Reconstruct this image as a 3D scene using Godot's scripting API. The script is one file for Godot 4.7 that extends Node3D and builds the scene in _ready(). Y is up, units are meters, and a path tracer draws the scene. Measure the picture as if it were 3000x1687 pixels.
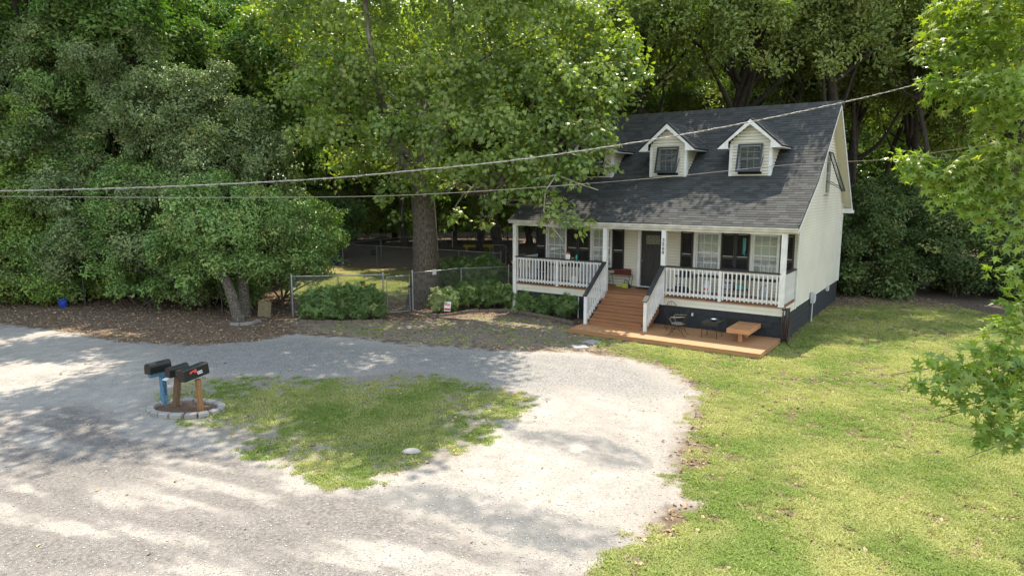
extends Node3D
# A clapboard cottage with a porch behind a gravel turnaround, wooded lot, summer noon.
# World: camera above the origin looking to -z; house axes: X along the facade (0 at the right porch post), Y up, B metres behind the porch front.

const CAM_H := 4.631
const PITCH := 8.388
const FPX := 1950.49
const YAW := 34.483
const HOUSE_AT := Vector3(8.151, 0, -19.857)
var R := RandomNumberGenerator.new()
var M := {}
var names := {}
var house: Node3D
var fn := FastNoiseLite.new()


class MB:
	var v := PackedVector3Array()
	var n := PackedVector3Array()
	var c := PackedColorArray()
	var u := PackedVector2Array()
	var u2 := PackedVector2Array()
	var ix := PackedInt32Array()
	var col := Color.WHITE
	var colored := false
	func tri(a: Vector3, b: Vector3, d: Vector3) -> void:
		var k := v.size()
		var nn := (b - a).cross(d - a).normalized()
		v.append(a); v.append(b); v.append(d)
		n.append(nn); n.append(nn); n.append(nn)
		if colored:
			c.append(col); c.append(col); c.append(col)
		ix.append(k); ix.append(k + 2); ix.append(k + 1)
	func quad(a: Vector3, b: Vector3, d: Vector3, e: Vector3) -> void:
		var k := v.size()
		var nn := (b - a).cross(d - a).normalized()
		v.append(a); v.append(b); v.append(d); v.append(e)
		for i in 4:
			n.append(nn)
			if colored: c.append(col)
		ix.append_array(PackedInt32Array([k, k + 2, k + 1, k, k + 3, k + 2]))
	func box(a: Vector3, b: Vector3, t := Transform3D.IDENTITY) -> void:
		var lo := a.min(b)
		var hi := a.max(b)
		hexa([t * Vector3(lo.x, lo.y, lo.z), t * Vector3(hi.x, lo.y, lo.z), t * Vector3(hi.x, lo.y, hi.z), t * Vector3(lo.x, lo.y, hi.z), t * Vector3(lo.x, hi.y, lo.z), t * Vector3(hi.x, hi.y, lo.z), t * Vector3(hi.x, hi.y, hi.z), t * Vector3(lo.x, hi.y, hi.z)])
	func hexa(p: Array) -> void:  # bottom 0..3 (back-left, back-right, front-right, front-left), top 4..7
		quad(p[3], p[2], p[6], p[7]); quad(p[1], p[0], p[4], p[5]); quad(p[2], p[1], p[5], p[6])
		quad(p[0], p[3], p[7], p[4]); quad(p[7], p[6], p[5], p[4]); quad(p[0], p[1], p[2], p[3])
	func beam(a: Vector3, b: Vector3, w: float, h: float, up := Vector3.UP) -> void:  # a bar of w (side) by h (up) from a to b
		var f := (b - a).normalized()
		var s := f.cross(up).normalized()
		var q := s.cross(f).normalized()
		box(Vector3(-w / 2, -h / 2, -a.distance_to(b)), Vector3(w / 2, h / 2, 0), Transform3D(Basis(s, q, -f), a))
	func prism(given: PackedVector2Array, z0: float, z1: float, t := Transform3D.IDENTITY) -> void:  # outline in x,y, from z0 to z1
		var p := given.duplicate()
		var area := 0.0
		for i in p.size(): area += p[i].cross(p[(i + 1) % p.size()])
		if area < 0: p.reverse()
		var tr := Geometry2D.triangulate_polygon(p)
		for i in range(0, tr.size(), 3):
			var q := [p[tr[i]], p[tr[i + 1]], p[tr[i + 2]]]
			if (q[1] - q[0]).cross(q[2] - q[0]) < 0: q = [q[0], q[2], q[1]]
			tri(t * Vector3(q[0].x, q[0].y, z1), t * Vector3(q[1].x, q[1].y, z1), t * Vector3(q[2].x, q[2].y, z1))
			tri(t * Vector3(q[0].x, q[0].y, z0), t * Vector3(q[2].x, q[2].y, z0), t * Vector3(q[1].x, q[1].y, z0))
		for i in p.size():
			var a := p[i]
			var b := p[(i + 1) % p.size()]
			quad(t * Vector3(a.x, a.y, z0), t * Vector3(b.x, b.y, z0), t * Vector3(b.x, b.y, z1), t * Vector3(a.x, a.y, z1))
	func tube(pts: Array, rads: Array, sides := 6, cap := true) -> void:
		var k0 := v.size()
		var side := Vector3.ZERO
		for i in pts.size():
			var d: Vector3 = (pts[mini(i + 1, pts.size() - 1)] - pts[maxi(i - 1, 0)]).normalized()
			if side == Vector3.ZERO:
				side = d.cross(Vector3.UP if absf(d.y) < 0.9 else Vector3.RIGHT).normalized()
			side = (side - d * side.dot(d)).normalized()
			var q := d.cross(side)
			for j in sides:
				var a := TAU * j / sides
				var o := side * cos(a) + q * sin(a)
				v.append(pts[i] + o * rads[i]); n.append(o)
				if colored: c.append(col)
		for i in pts.size() - 1:
			for j in sides:
				var a := k0 + i * sides + j
				var b := k0 + i * sides + (j + 1) % sides
				ix.append_array(PackedInt32Array([a, a + sides, b, b, a + sides, b + sides]))
		if cap:
			for e in [0, pts.size() - 1]:
				var k := v.size()
				var d: Vector3 = (pts[1] - pts[0]).normalized() * -1.0 if e == 0 else (pts[-1] - pts[-2]).normalized()
				for j in sides:
					v.append(v[k0 + e * sides + j]); n.append(d)
					if colored: c.append(col)
				for j in range(1, sides - 1):
					ix.append_array(PackedInt32Array([k, k + j, k + j + 1] if e == 0 else [k, k + j + 1, k + j]))
	func lathe(prof: Array, at: Vector3, sides := 14) -> void:  # prof: Vector2(radius, height)
		var k0 := v.size()
		for i in prof.size():
			var d: Vector2 = (prof[mini(i + 1, prof.size() - 1)] - prof[maxi(i - 1, 0)]).normalized()
			for j in sides:
				var a := TAU * j / sides
				v.append(at + Vector3(cos(a) * prof[i].x, prof[i].y, sin(a) * prof[i].x))
				n.append(Vector3(cos(a) * d.y, -d.x, sin(a) * d.y).normalized())
				if colored: c.append(col)
		for i in prof.size() - 1:
			for j in sides:
				var a := k0 + i * sides + j
				var b := k0 + i * sides + (j + 1) % sides
				ix.append_array(PackedInt32Array([a, b, a + sides, b, b + sides, a + sides]))
	func mesh() -> ArrayMesh:
		var a := []
		a.resize(Mesh.ARRAY_MAX)
		a[Mesh.ARRAY_VERTEX] = v; a[Mesh.ARRAY_NORMAL] = n; a[Mesh.ARRAY_INDEX] = ix
		if colored: a[Mesh.ARRAY_COLOR] = c
		if u.size(): a[Mesh.ARRAY_TEX_UV] = u
		if u2.size(): a[Mesh.ARRAY_TEX_UV2] = u2
		var m := ArrayMesh.new()
		m.add_surface_from_arrays(Mesh.PRIMITIVE_TRIANGLES, a)
		return m


# ---------- naming ----------
func numbered(called: String) -> String:
	if not names.has(called):
		names[called] = 0
		return called
	names[called] += 1
	return "%s_%03d" % [called, names[called]]

func tag(o: Node, label: String, category: String, group := "", kind := "") -> Node:
	if label: o.set_meta("label", label)
	if category: o.set_meta("category", category)
	if group: o.set_meta("group", group)
	if kind: o.set_meta("kind", kind)
	return o

func thing(called: String, label: String, category: String, at := Vector3.ZERO, turn := 0.0, group := "") -> Node3D:
	var o := Node3D.new()
	o.name = numbered(called)
	add_child(o)
	o.position = at
	o.rotation.y = turn
	tag(o, label, category, group)
	return o

func put(called: String, shape: Variant, material: Material, parent: Node) -> MeshInstance3D:
	var o := MeshInstance3D.new()
	o.name = numbered(called) if parent == self else called
	o.mesh = shape.mesh() if shape is MB else shape
	o.material_override = material
	parent.add_child(o, true)
	return o

func bx(lo: Vector3, hi: Vector3) -> MB:
	var b := MB.new()
	b.box(lo, hi)
	return b

func hl(x: float, y: float, b: float) -> Vector3:  # house axes to the house node's own
	return Vector3(x, y, -b)

func hw(x: float, y: float, b: float) -> Vector3:  # house axes to the world
	return HOUSE_AT + Vector3(x, y, -b).rotated(Vector3.UP, -deg_to_rad(YAW))

func sight(px: float, py: float, depth: float) -> Vector3:  # a direction seen in a 2576 px wide view, at a given depth
	var p := deg_to_rad(PITCH)
	var x := (px * 1.16460 - 1500.0) / FPX
	var y := -(py * 1.16460 - 843.5) / FPX
	return Vector3(0, CAM_H, 0) + Vector3(x, y * cos(p) - sin(p), -y * sin(p) - cos(p)) * depth

# ---------- materials ----------
func lin(r: float, g: float, b: float) -> Color:
	return Color(r, g, b).linear_to_srgb()

func noise_tex(freq: float, lo: float, hi: float, size := 256, kind := FastNoiseLite.TYPE_SIMPLEX_SMOOTH, oct := 4, seed_ := 1, normal := false) -> NoiseTexture2D:
	var f := FastNoiseLite.new()
	f.noise_type = kind; f.frequency = freq; f.fractal_octaves = oct; f.seed = seed_
	var t := NoiseTexture2D.new()
	t.width = size; t.height = size; t.seamless = true; t.noise = f
	if normal:
		t.as_normal_map = true
		t.bump_strength = 4.0
	else:
		var g := Gradient.new()
		g.set_color(0, Color(lo, lo, lo)); g.set_color(1, Color(hi, hi, hi))
		t.color_ramp = g
	return t

func mat(key: String, c: Color, rough: float, tex: Texture2D = null, scale := Vector3.ONE, spec := 0.5) -> StandardMaterial3D:
	var m := StandardMaterial3D.new()
	m.resource_name = key
	m.albedo_color = c
	m.roughness = rough
	m.metallic_specular = spec
	if tex:
		m.albedo_texture = tex
		m.uv1_triplanar = true
		m.uv1_scale = scale
	M[key] = m
	return m

func leaf_mat(key: String, back: Color, rough := 0.45, spec := 0.5) -> void:
	var m := mat(key, Color.WHITE, rough, null, Vector3.ONE, spec)
	m.vertex_color_use_as_albedo = true
	m.backlight_enabled = true
	m.backlight = back
	m.cull_mode = BaseMaterial3D.CULL_DISABLED

func materials() -> void:
	var soft := noise_tex(0.012, 0.78, 1.0)
	var grain := noise_tex(0.03, 0.62, 1.0, 256, FastNoiseLite.TYPE_PERLIN, 4, 5)
	var speck := noise_tex(0.16, 0.55, 1.0, 256, FastNoiseLite.TYPE_SIMPLEX, 3, 9)
	mat("cream", lin(0.66, 0.63, 0.51), 0.5, noise_tex(0.008, 0.93, 1.0, 256, FastNoiseLite.TYPE_SIMPLEX, 5, 19), Vector3(0.25, 0.25, 0.25))
	mat("trim", lin(0.76, 0.76, 0.74), 0.45, noise_tex(0.02, 0.90, 1.0, 256, FastNoiseLite.TYPE_SIMPLEX, 5, 23), Vector3(0.8, 0.5, 0.8))
	mat("gutter", lin(0.74, 0.72, 0.66), 0.4, soft, Vector3(0.5, 2, 0.5))
	mat("navy", lin(0.030, 0.037, 0.045), 0.75, speck, Vector3(1.5, 1.5, 1.5))
	mat("shutter", lin(0.022, 0.022, 0.024), 0.55, soft)
	mat("blue_shutter", lin(0.018, 0.028, 0.045), 0.45, soft)
	mat("door", lin(0.030, 0.027, 0.024), 0.5, grain, Vector3(3, 0.4, 3))
	var plank := noise_tex(0.02, 0.86, 1.0, 256, FastNoiseLite.TYPE_PERLIN, 3, 6)
	mat("cap", lin(0.040, 0.040, 0.040), 0.6, grain, Vector3(1, 2, 1))
	mat("decking", lin(0.41, 0.215, 0.095), 0.6, plank, Vector3(0.35, 4, 4))
	mat("decking_b", lin(0.37, 0.19, 0.083), 0.6, plank, Vector3(0.35, 4, 4))
	mat("stair", lin(0.33, 0.15, 0.065), 0.55, plank, Vector3(0.35, 4, 4))
	mat("bench", lin(0.52, 0.26, 0.115), 0.6, plank, Vector3(0.6, 4, 4))
	mat("room", lin(0.42, 0.39, 0.34), 0.9)
	mat("blind", lin(0.33, 0.32, 0.27), 0.6)
	mat("iron", lin(0.028, 0.024, 0.020), 0.55, speck, Vector3(4, 4, 4))
	mat("pale_iron", lin(0.30, 0.27, 0.22), 0.5, speck, Vector3(4, 4, 4))
	mat("steel", lin(0.42, 0.43, 0.43), 0.42, soft).metallic = 0.75
	mat("wire", lin(0.30, 0.31, 0.31), 0.5).metallic = 0.4
	mat("old_steel", lin(0.10, 0.10, 0.095), 0.7, speck)
	mat("bowl", lin(0.75, 0.75, 0.75), 0.2).metallic = 1.0
	mat("box_black", lin(0.020, 0.020, 0.021), 0.42, speck, Vector3(2, 2, 2))
	mat("box_rust", lin(0.055, 0.040, 0.028), 0.7, speck, Vector3(5, 5, 5))
	mat("post_blue", lin(0.12, 0.30, 0.46), 0.7, grain, Vector3(6, 0.8, 6))
	mat("post_wood", lin(0.21, 0.125, 0.065), 0.85, grain, Vector3(8, 0.7, 8))
	mat("post_new", lin(0.42, 0.21, 0.085), 0.8, grain, Vector3(8, 0.7, 8))
	mat("red", lin(0.55, 0.06, 0.04), 0.5)
	mat("red_crate", lin(0.24, 0.035, 0.02), 0.55, speck, Vector3(3, 3, 3))
	mat("white", lin(0.80, 0.80, 0.80), 0.5)
	mat("digit_pale", lin(0.55, 0.50, 0.30), 0.6)
	mat("digit_dark", lin(0.03, 0.035, 0.05), 0.5)
	mat("digit_blue", lin(0.02, 0.05, 0.09), 0.7)
	mat("stone", lin(0.50, 0.48, 0.45), 0.9, speck, Vector3(2.5, 2.5, 2.5))
	mat("stone_b", lin(0.42, 0.40, 0.38), 0.9, speck, Vector3(2.5, 2.5, 2.5))
	mat("edging", lin(0.25, 0.20, 0.15), 0.9, speck, Vector3(2, 2, 2))
	mat("rock", lin(0.55, 0.52, 0.48), 0.9, speck, Vector3(2, 2, 2))
	mat("blue_plastic", lin(0.02, 0.07, 0.42), 0.4)
	mat("dark_plastic", lin(0.015, 0.018, 0.035), 0.45)
	mat("bin", lin(0.42, 0.44, 0.47), 0.5, soft)
	mat("yellow", lin(0.60, 0.42, 0.03), 0.6, speck)
	mat("lime", lin(0.36, 0.40, 0.06), 0.5)
	mat("tan", lin(0.24, 0.19, 0.10), 0.8, grain, Vector3(1, 4, 1))
	mat("mat", lin(0.02, 0.02, 0.02), 0.95, speck)
	mat("hose", lin(0.045, 0.026, 0.024), 0.5)
	mat("teal", lin(0.05, 0.30, 0.27), 0.4)
	mat("cloth_blue", lin(0.05, 0.06, 0.13), 0.9, noise_tex(0.08, 0.1, 1.0, 256, FastNoiseLite.TYPE_CELLULAR, 1, 3), Vector3(3, 3, 3))
	mat("grey_box", lin(0.50, 0.53, 0.52), 0.5)
	mat("cable", lin(0.32, 0.31, 0.32), 0.5)
	mat("cable_dark", lin(0.20, 0.18, 0.16), 0.6)
	mat("mulch", lin(0.20, 0.12, 0.075), 0.95, noise_tex(0.09, 0.35, 1.0, 256, FastNoiseLite.TYPE_SIMPLEX, 3, 4), Vector3(1.2, 1.2, 1.2))
	var sh := mat("shingle", Color.WHITE, 0.92, noise_tex(0.2, 0.6, 1.0, 256, FastNoiseLite.TYPE_SIMPLEX, 3, 12), Vector3(1.5, 1.5, 1.5), 0.3)
	sh.vertex_color_use_as_albedo = true
	mat("roof_deck", lin(0.03, 0.032, 0.034), 0.95)
	var g := mat("glass", Color(0.9, 0.95, 0.95, 0.12), 0.02)
	g.transparency = BaseMaterial3D.TRANSPARENCY_ALPHA
	g.metallic = 0.32   # coated panes mirror the far side of the road
	mat("door_glass", lin(0.30, 0.32, 0.24), 0.12, noise_tex(0.06, 0.35, 1.0, 128, FastNoiseLite.TYPE_CELLULAR, 1, 3), Vector3(3, 6, 3), 0.8)
	var bark := noise_tex(0.05, 0.3, 1.0, 256, FastNoiseLite.TYPE_PERLIN, 4, 21)
	mat("bark", lin(0.21, 0.17, 0.125), 0.95, bark, Vector3(1.6, 0.5, 1.6))
	mat("bark_dark", lin(0.12, 0.10, 0.08), 0.95, bark, Vector3(1.2, 0.35, 1.2))
	mat("bark_lichen", lin(0.26, 0.23, 0.18), 0.95, noise_tex(0.035, 0.3, 1.0, 256, FastNoiseLite.TYPE_SIMPLEX, 4, 8), Vector3(1.4, 0.9, 1.4))
	mat("bark_sycamore", lin(0.42, 0.38, 0.31), 0.9, noise_tex(0.018, 0.3, 1.0, 256, FastNoiseLite.TYPE_CELLULAR, 2, 17), Vector3(0.9, 0.5, 0.9))
	mat("moss", lin(0.34, 0.31, 0.24), 1.0)
	leaf_mat("leaf_bright", Color(0.97, 1.0, 0.45), 0.4, 0.5)
	leaf_mat("leaf", Color(0.75, 0.85, 0.35), 0.55, 0.45)
	leaf_mat("leaf_glossy", Color(0.45, 0.55, 0.25), 0.5, 0.5)
	leaf_mat("grass", Color(0.75, 0.85, 0.3), 0.6, 0.3)
	leaf_mat("dry_leaf", Color(0.3, 0.2, 0.1), 0.8, 0.3)
	var pe := mat("pebble", Color.WHITE, 0.9)
	pe.vertex_color_use_as_albedo = true

# ---------- start ----------
func _ready() -> void:
	R.seed = 7
	fn.seed = 3
	fn.frequency = 0.55
	fn.fractal_octaves = 3
	var cam := Camera3D.new()
	cam.name = "camera"
	cam.position = Vector3(0, CAM_H, 0)
	cam.rotation_degrees = Vector3(-PITCH, 0, 0)
	cam.fov = rad_to_deg(2.0 * atan(843.5 / FPX))
	cam.near = 0.1
	cam.far = 600.0
	cam.current = true
	add_child(cam)
	var sky := Sky.new()
	var sm := ProceduralSkyMaterial.new()
	sm.sky_top_color = Color(0.64, 0.70, 0.77)
	sm.sky_horizon_color = Color(0.93, 0.92, 0.89)
	sm.sky_curve = 0.18
	sm.ground_horizon_color = Color(0.55, 0.55, 0.50)
	sm.ground_bottom_color = Color(0.30, 0.28, 0.24)
	sm.sun_angle_max = 1.0
	sky.sky_material = sm
	var env := Environment.new()
	env.background_mode = Environment.BG_SKY
	env.sky = sky
	env.background_energy_multiplier = 1.6
	env.tonemap_mode = Environment.TONE_MAPPER_LINEAR
	env.tonemap_exposure = 2.15
	env.sdfgi_enabled = true
	env.ssao_enabled = true
	env.ssil_enabled = true
	var we := WorldEnvironment.new()
	we.name = "environment"
	we.environment = env
	add_child(we)
	var sun := DirectionalLight3D.new()
	sun.name = "sun"
	sun.light_color = Color(1.0, 0.95, 0.87)
	sun.light_energy = 1.55
	sun.light_angular_distance = 0.53
	sun.shadow_enabled = true
	add_child(sun)
	var e := deg_to_rad(63.5)
	sun.look_at_from_position(Vector3(0, 40, 0), Vector3(0, 40, 0) + Vector3(-0.333 * cos(e), -sin(e), 0.943 * cos(e)))
	materials()
	ground()
	build_house()
	deck_and_garden()
	fences()
	street_things()
	porch_things()
	leaf_shapes()
	trees()
	ground_cover()

# ---------- ground ----------
const X0 := -24.0
const Z0 := -42.0
const GW := 42.0
const GD := 37.0
const PW := 1512
const PH := 1332
var W_grass := PackedFloat32Array()
var W_drive := PackedFloat32Array()
var W_gravel := PackedFloat32Array()
var poly := {}

func pts(a: Array) -> PackedVector2Array:
	var p := PackedVector2Array()
	for i in range(0, a.size(), 2): p.append(Vector2(a[i], a[i + 1]))
	return p

func distances(p: PackedVector2Array) -> PackedFloat32Array:  # signed distance to an outline, positive inside
	var gw := 120
	var gh := 106
	var out := PackedFloat32Array()
	out.resize(gw * gh)
	for j in gh:
		for i in gw:
			var q := Vector2(X0 + GW * (i + 0.5) / gw, Z0 + GD * (j + 0.5) / gh)
			var d := 1e9
			for k in p.size():
				d = minf(d, q.distance_squared_to(Geometry2D.get_closest_point_to_segment(q, p[k], p[(k + 1) % p.size()])))
			d = minf(sqrt(d), 3.0)
			out[j * gw + i] = d if Geometry2D.is_point_in_polygon(q, p) else -d
	var im := Image.create_from_data(gw, gh, false, Image.FORMAT_RF, out.to_byte_array())
	im.resize(PW, PH, Image.INTERPOLATE_CUBIC)
	return im.get_data().to_float32_array()

func noise_field(freq: float, seed_: int, oct: int) -> PackedByteArray:
	var f := FastNoiseLite.new()
	f.seed = seed_; f.frequency = freq; f.fractal_octaves = oct
	var im := f.get_image(PW, PH)
	im.convert(Image.FORMAT_L8)
	return im.get_data()

func cell(x: float, z: float) -> int:
	var i := int((x - X0) / GW * PW)
	var j := int((z - Z0) / GD * PH)
	return -1 if i < 0 or j < 0 or i >= PW or j >= PH else j * PW + i

func ground() -> void:
	var drive_top := [-24.5, -25.2, -18.02, -23.0, -14.38, -21.29, -12.15, -20.13, -10.04, -19.6, -8.37, -19.92, -6.81, -21.17, -4.85, -20.47, -2.23, -19.4, 0.14, -18.9, 1.86, -18.76, 3.05, -18.29]
	var lawn_left := [3.05, -18.29, 3.81, -17.63, 4.26, -16.82, 4.38, -15.74, 4.49, -14.77, 3.93, -13.4, 3.44, -12.04, 3.0, -10.93, 2.77, -10.28, 2.95, -9.25, 2.34, -8.95, 1.96, -8.5, 1.72, -8.1, 1.32, -7.55, 0.6, -4.5]
	poly.drive = pts(drive_top + lawn_left.slice(2) + [-24.5, -4.5])
	poly.lawn = pts([1.88, -20.3] + lawn_left + [18.5, -4.5, 18.5, -27.0, 16.0, -28.5, 13.0, -27.5, 9.5, -22.5, 5.0, -21.5])
	poly.island = pts([-7.8, -16.08, -6.73, -16.37, -5.23, -16.08, -3.88, -16.26, -2.76, -16.75, -1.37, -16.08, -0.17, -15.24, 0.47, -14.48, 0.1, -13.4, -0.3, -12.47, -0.76, -11.28, -1.4, -10.68, -2.12, -10.28, -2.63, -9.96, -3.03, -10.06, -3.47, -10.44, -4.07, -10.84, -4.93, -11.46, -5.67, -12.15, -6.28, -12.47, -6.87, -13.04, -7.71, -13.53, -8.28, -14.93, -7.76, -15.57])
	poly.road = pts([-24.5, -12.2, -10.81, -13.53, -9.56, -13.92, -7.5, -12.58, -6.56, -12.25, -5.14, -11.28, -3.89, -10.52, -3.06, -9.92, -2.2, -9.71, -1.18, -8.95, -0.2, -8.19, 0.64, -7.47, 1.4, -4.5, -24.5, -4.5])
	poly.patch = pts([-2.38, -9.71, -1.32, -10.06, 0.07, -9.42, 1.13, -8.81, 1.58, -8.45, 1.4, -8.05, 0.66, -7.77, -0.04, -8.19, -0.77, -8.72, -1.7, -9.31])
	poly.patch2 = pts([-0.02, -12.51, 1.02, -12.36, 2.01, -11.84, 2.48, -11.1, 2.27, -10.56, 1.56, -10.68, 0.8, -11.46, 0.02, -12.04])
	poly.gravel = pts([-12.41, -20.58, -9.02, -20.0, -6.63, -20.58, -4.63, -19.8, -2.19, -19.2, 0.13, -18.6, 2.6, -18.2, 3.9, -16.6, 4.1, -14.6, 3.0, -14.2, 1.57, -15.0, 0.39, -14.6, -1.38, -16.0, -2.98, -16.6, -5.28, -16.0, -7.57, -16.3, -9.83, -18.07])
	poly.yard = pts([-13.0, -40.5, -3.5, -38.0, -1.0, -33.5, -1.0, -31.0, -4.2, -28.2, -7.0, -27.6, -10.0, -28.4])
	poly.front = pts([-7.95, -23.6, -4.76, -23.4, -2.73, -23.6, 0.18, -24.66, 1.86, -23.14, 3.4, -20.0, 3.0, -18.4, 1.88, -18.9, 0.14, -19.1, -2.24, -19.6, -4.87, -20.58, -6.91, -21.47])
	poly.side = pts([8.4, -18.6, 7.0, -17.6, 9.0, -20.2, 12.2, -25.2, 15.5, -26.0, 18.5, -24.5, 18.5, -42.5, 9.0, -42.5, 9.0, -22.0])
	var d := {}
	for k in poly: d[k] = distances(poly[k])
	var nc := noise_field(0.012, 5, 4)
	var nm := noise_field(0.06, 6, 4)
	var nf := noise_field(0.42, 7, 2)
	var sf := FastNoiseLite.new()   # drifts of sand lie along the road
	sf.seed = 11; sf.frequency = 0.8; sf.fractal_octaves = 5
	var si := Image.create_empty(PW / 3, PH / 3, false, Image.FORMAT_L8)
	for j in PH / 3:
		for i in PW / 3:
			var x := X0 + GW * i * 3.0 / PW
			var z := Z0 + GD * j * 3.0 / PH
			var v := sf.get_noise_2d((x * 0.92 + z * 0.40) * 0.38, (z * 0.92 - x * 0.40) * 1.9)
			si.set_pixel(i, j, Color(v * 0.5 + 0.5, 0, 0))
	si.resize(PW, PH, Image.INTERPOLATE_CUBIC)
	var streak := si.get_data()
	var srgb := PackedByteArray()
	srgb.resize(1025)
	for i in 1025: srgb[i] = int(clampf(Color(i / 1024.0, 0, 0).linear_to_srgb().r * 255.0 + 0.5, 0, 255))
	W_grass.resize(PW * PH); W_drive.resize(PW * PH); W_gravel.resize(PW * PH)
	var out := PackedByteArray()
	out.resize(PW * PH * 3)
	var dd: PackedFloat32Array = d.drive
	var dl: PackedFloat32Array = d.lawn
	var di: PackedFloat32Array = d.island
	var dr: PackedFloat32Array = d.road
	var dp: PackedFloat32Array = d.patch
	var dp2: PackedFloat32Array = d.patch2
	var dg: PackedFloat32Array = d.gravel
	var dy: PackedFloat32Array = d.yard
	var df: PackedFloat32Array = d.front
	var ds: PackedFloat32Array = d.side
	for i in PW * PH:
		var c := nc[i] / 127.5 - 1.0
		var m := nm[i] / 127.5 - 1.0
		var f := nf[i] / 127.5 - 1.0
		var s := streak[i] / 127.5 - 1.0
		var e := m * 0.45 + c * 0.35 + f * 0.12   # ragged edges
		# forest floor, leaf litter and soil
		var lt := clampf(0.5 + m * 0.7 + f * 0.5, 0, 1)
		var r := 0.165 + 0.14 * lt
		var g := 0.122 + 0.095 * lt
		var b := 0.088 + 0.060 * lt
		# trodden dirt before the beds
		var w := clampf((df[i] + e * 1.2) * 1.6 + 0.5, 0, 1)
		var q := 0.36 + 0.07 * m + 0.07 * f
		r += (q - r) * w; g += (q * 0.84 - g) * w; b += (q * 0.66 - b) * w
		# drive: pale sand
		var wd := clampf((dd[i] + e * 0.55) * 3.0 + 0.5, 0, 1)
		q = 0.53 + 0.07 * c + 0.09 * m + 0.12 * f
		r += (q - r) * wd; g += (q * 0.925 - g) * wd; b += (q * 0.84 - b) * wd
		# wheel tracks worn along the bend of the drive
		var gx := X0 + GW * (i % PW) / PW + 3.2
		var gz := (Z0 + GD * (i / PW) / PH + 12.6) * 1.25
		var rad := sqrt(gx * gx + gz * gz) + m * 0.12
		var tw := maxf(maxf(1.0 - absf(rad - 5.1) * 3.2, 1.0 - absf(rad - 6.5) * 3.2), 0.0) * clampf(0.5 + m * 0.8 + f * 0.5, 0, 1) * wd * 0.5
		r += (0.40 - r) * tw; g += (0.36 - g) * tw; b += (0.32 - b) * tw
		# loose grey gravel
		var wg := clampf((dg[i] + e * 1.4) * 1.4 + 0.3, 0, 1) * wd
		q = 0.37 + 0.05 * m + 0.22 * f
		w = wg * 0.8
		r += (q - r) * w; g += (q * 0.975 - g) * w; b += (q * 0.93 - b) * w
		# worn asphalt under drifts of sand
		w = clampf((dr[i] + e * 0.9) * 2.0 + 0.5, 0, 1) * clampf((0.30 - s * 1.5 + m * 0.50 + f * 0.55) * 2.6 + 0.5, 0.0, 1) * wd
		q = 0.285 + 0.05 * m + 0.15 * f
		r += (q * 1.02 - r) * w; g += (q * 0.935 - g) * w; b += (q * 0.87 - b) * w
		w = clampf((maxf(dp[i], dp2[i]) + e * 0.6 + f * 0.12) * 6.0 + 0.5, 0, 1) * clampf(0.80 - c * 0.7 - m * 0.6 + f * 0.5, 0.05, 1)
		q = 0.24 + 0.03 * m + 0.08 * f
		r += (q - r) * w; g += (q - g) * w; b += (q * 0.99 - b) * w
		# turf
		var thin := clampf(di[i] * 0.45 + (m * 0.7 + c * 0.6) + 0.15, 0, 1)
		var x := X0 + GW * (i % PW) / PW
		if x < -4.5: thin *= clampf(0.95 + (x + 4.5) * 0.16 + m * 0.9, 0, 1)
		var wi := clampf((di[i] + e * 0.7) * 2.5 + 0.4, 0, 1) * (0.10 + 0.90 * thin)
		var wl := clampf((dl[i] + e * 0.9) * 1.15 + 0.35, 0, 1) * clampf(0.95 + m * 1.35 + c * 0.7, 0.15, 1) * (1.0 - clampf((ds[i] + e * 2.0) * 0.8, 0, 0.85))
		var wy := clampf((dy[i] + e * 1.0) * 1.2 + 0.4, 0, 1)
		var wt := maxf(maxf(wi, wl), maxf(wy, clampf((df[i] + e) * 1.2, 0, 1) * clampf(m * 2.2 - 0.35 + c, 0, 0.7)))
		# bare brown soil along the turf's edge
		w = clampf(1.0 - absf(dl[i] + e * 0.4) * 1.8, 0, 0.75) * clampf(0.5 + m * 1.3, 0, 1) + clampf(di[i] * 3.0 + 0.4, 0, 1) * (1.0 - thin) * 0.35
		r += (0.27 + 0.05 * f - r) * w; g += (0.205 + 0.05 * f - g) * w; b += (0.15 + 0.03 * f - b) * w
		w = wt
		q = clampf(0.5 + c * 1.1 + m * 0.35, 0, 1)
		r += (0.25 + 0.15 * q + 0.05 * f - r) * w; g += (0.265 + 0.09 * q + 0.05 * f - g) * w; b += (0.085 + 0.06 * q + 0.02 * f - b) * w
		W_grass[i] = wt
		W_drive[i] = wd * (1.0 - wt)
		W_gravel[i] = wg * (1.0 - wt)
		out[i * 3] = srgb[int(clampf(r, 0, 1) * 1024)]
		out[i * 3 + 1] = srgb[int(clampf(g, 0, 1) * 1024)]
		out[i * 3 + 2] = srgb[int(clampf(b, 0, 1) * 1024)]
	var gm := StandardMaterial3D.new()
	gm.resource_name = "ground"
	gm.albedo_texture = ImageTexture.create_from_image(Image.create_from_data(PW, PH, false, Image.FORMAT_RGB8, out))
	gm.roughness = 0.95
	gm.metallic_specular = 0.25
	gm.detail_enabled = true
	gm.detail_uv_layer = BaseMaterial3D.DETAIL_UV_2
	gm.detail_blend_mode = BaseMaterial3D.BLEND_MODE_MUL
	gm.uv2_scale = Vector3(0.55, 0.55, 1)
	gm.detail_albedo = noise_tex(0.13, 0.5, 1.0, 1024, FastNoiseLite.TYPE_SIMPLEX, 3, 31)
	M.ground = gm
	# one even plane, cut cell by cell into what covers it
	var kinds := ["ground", "driveway", "asphalt_road", "asphalt_patch", "lawn", "grass_island", "back_yard", "gravel_drive"]
	var parts := []
	for k in kinds: parts.append(MB.new())
	var nx := 336
	var nz := 296
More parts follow.
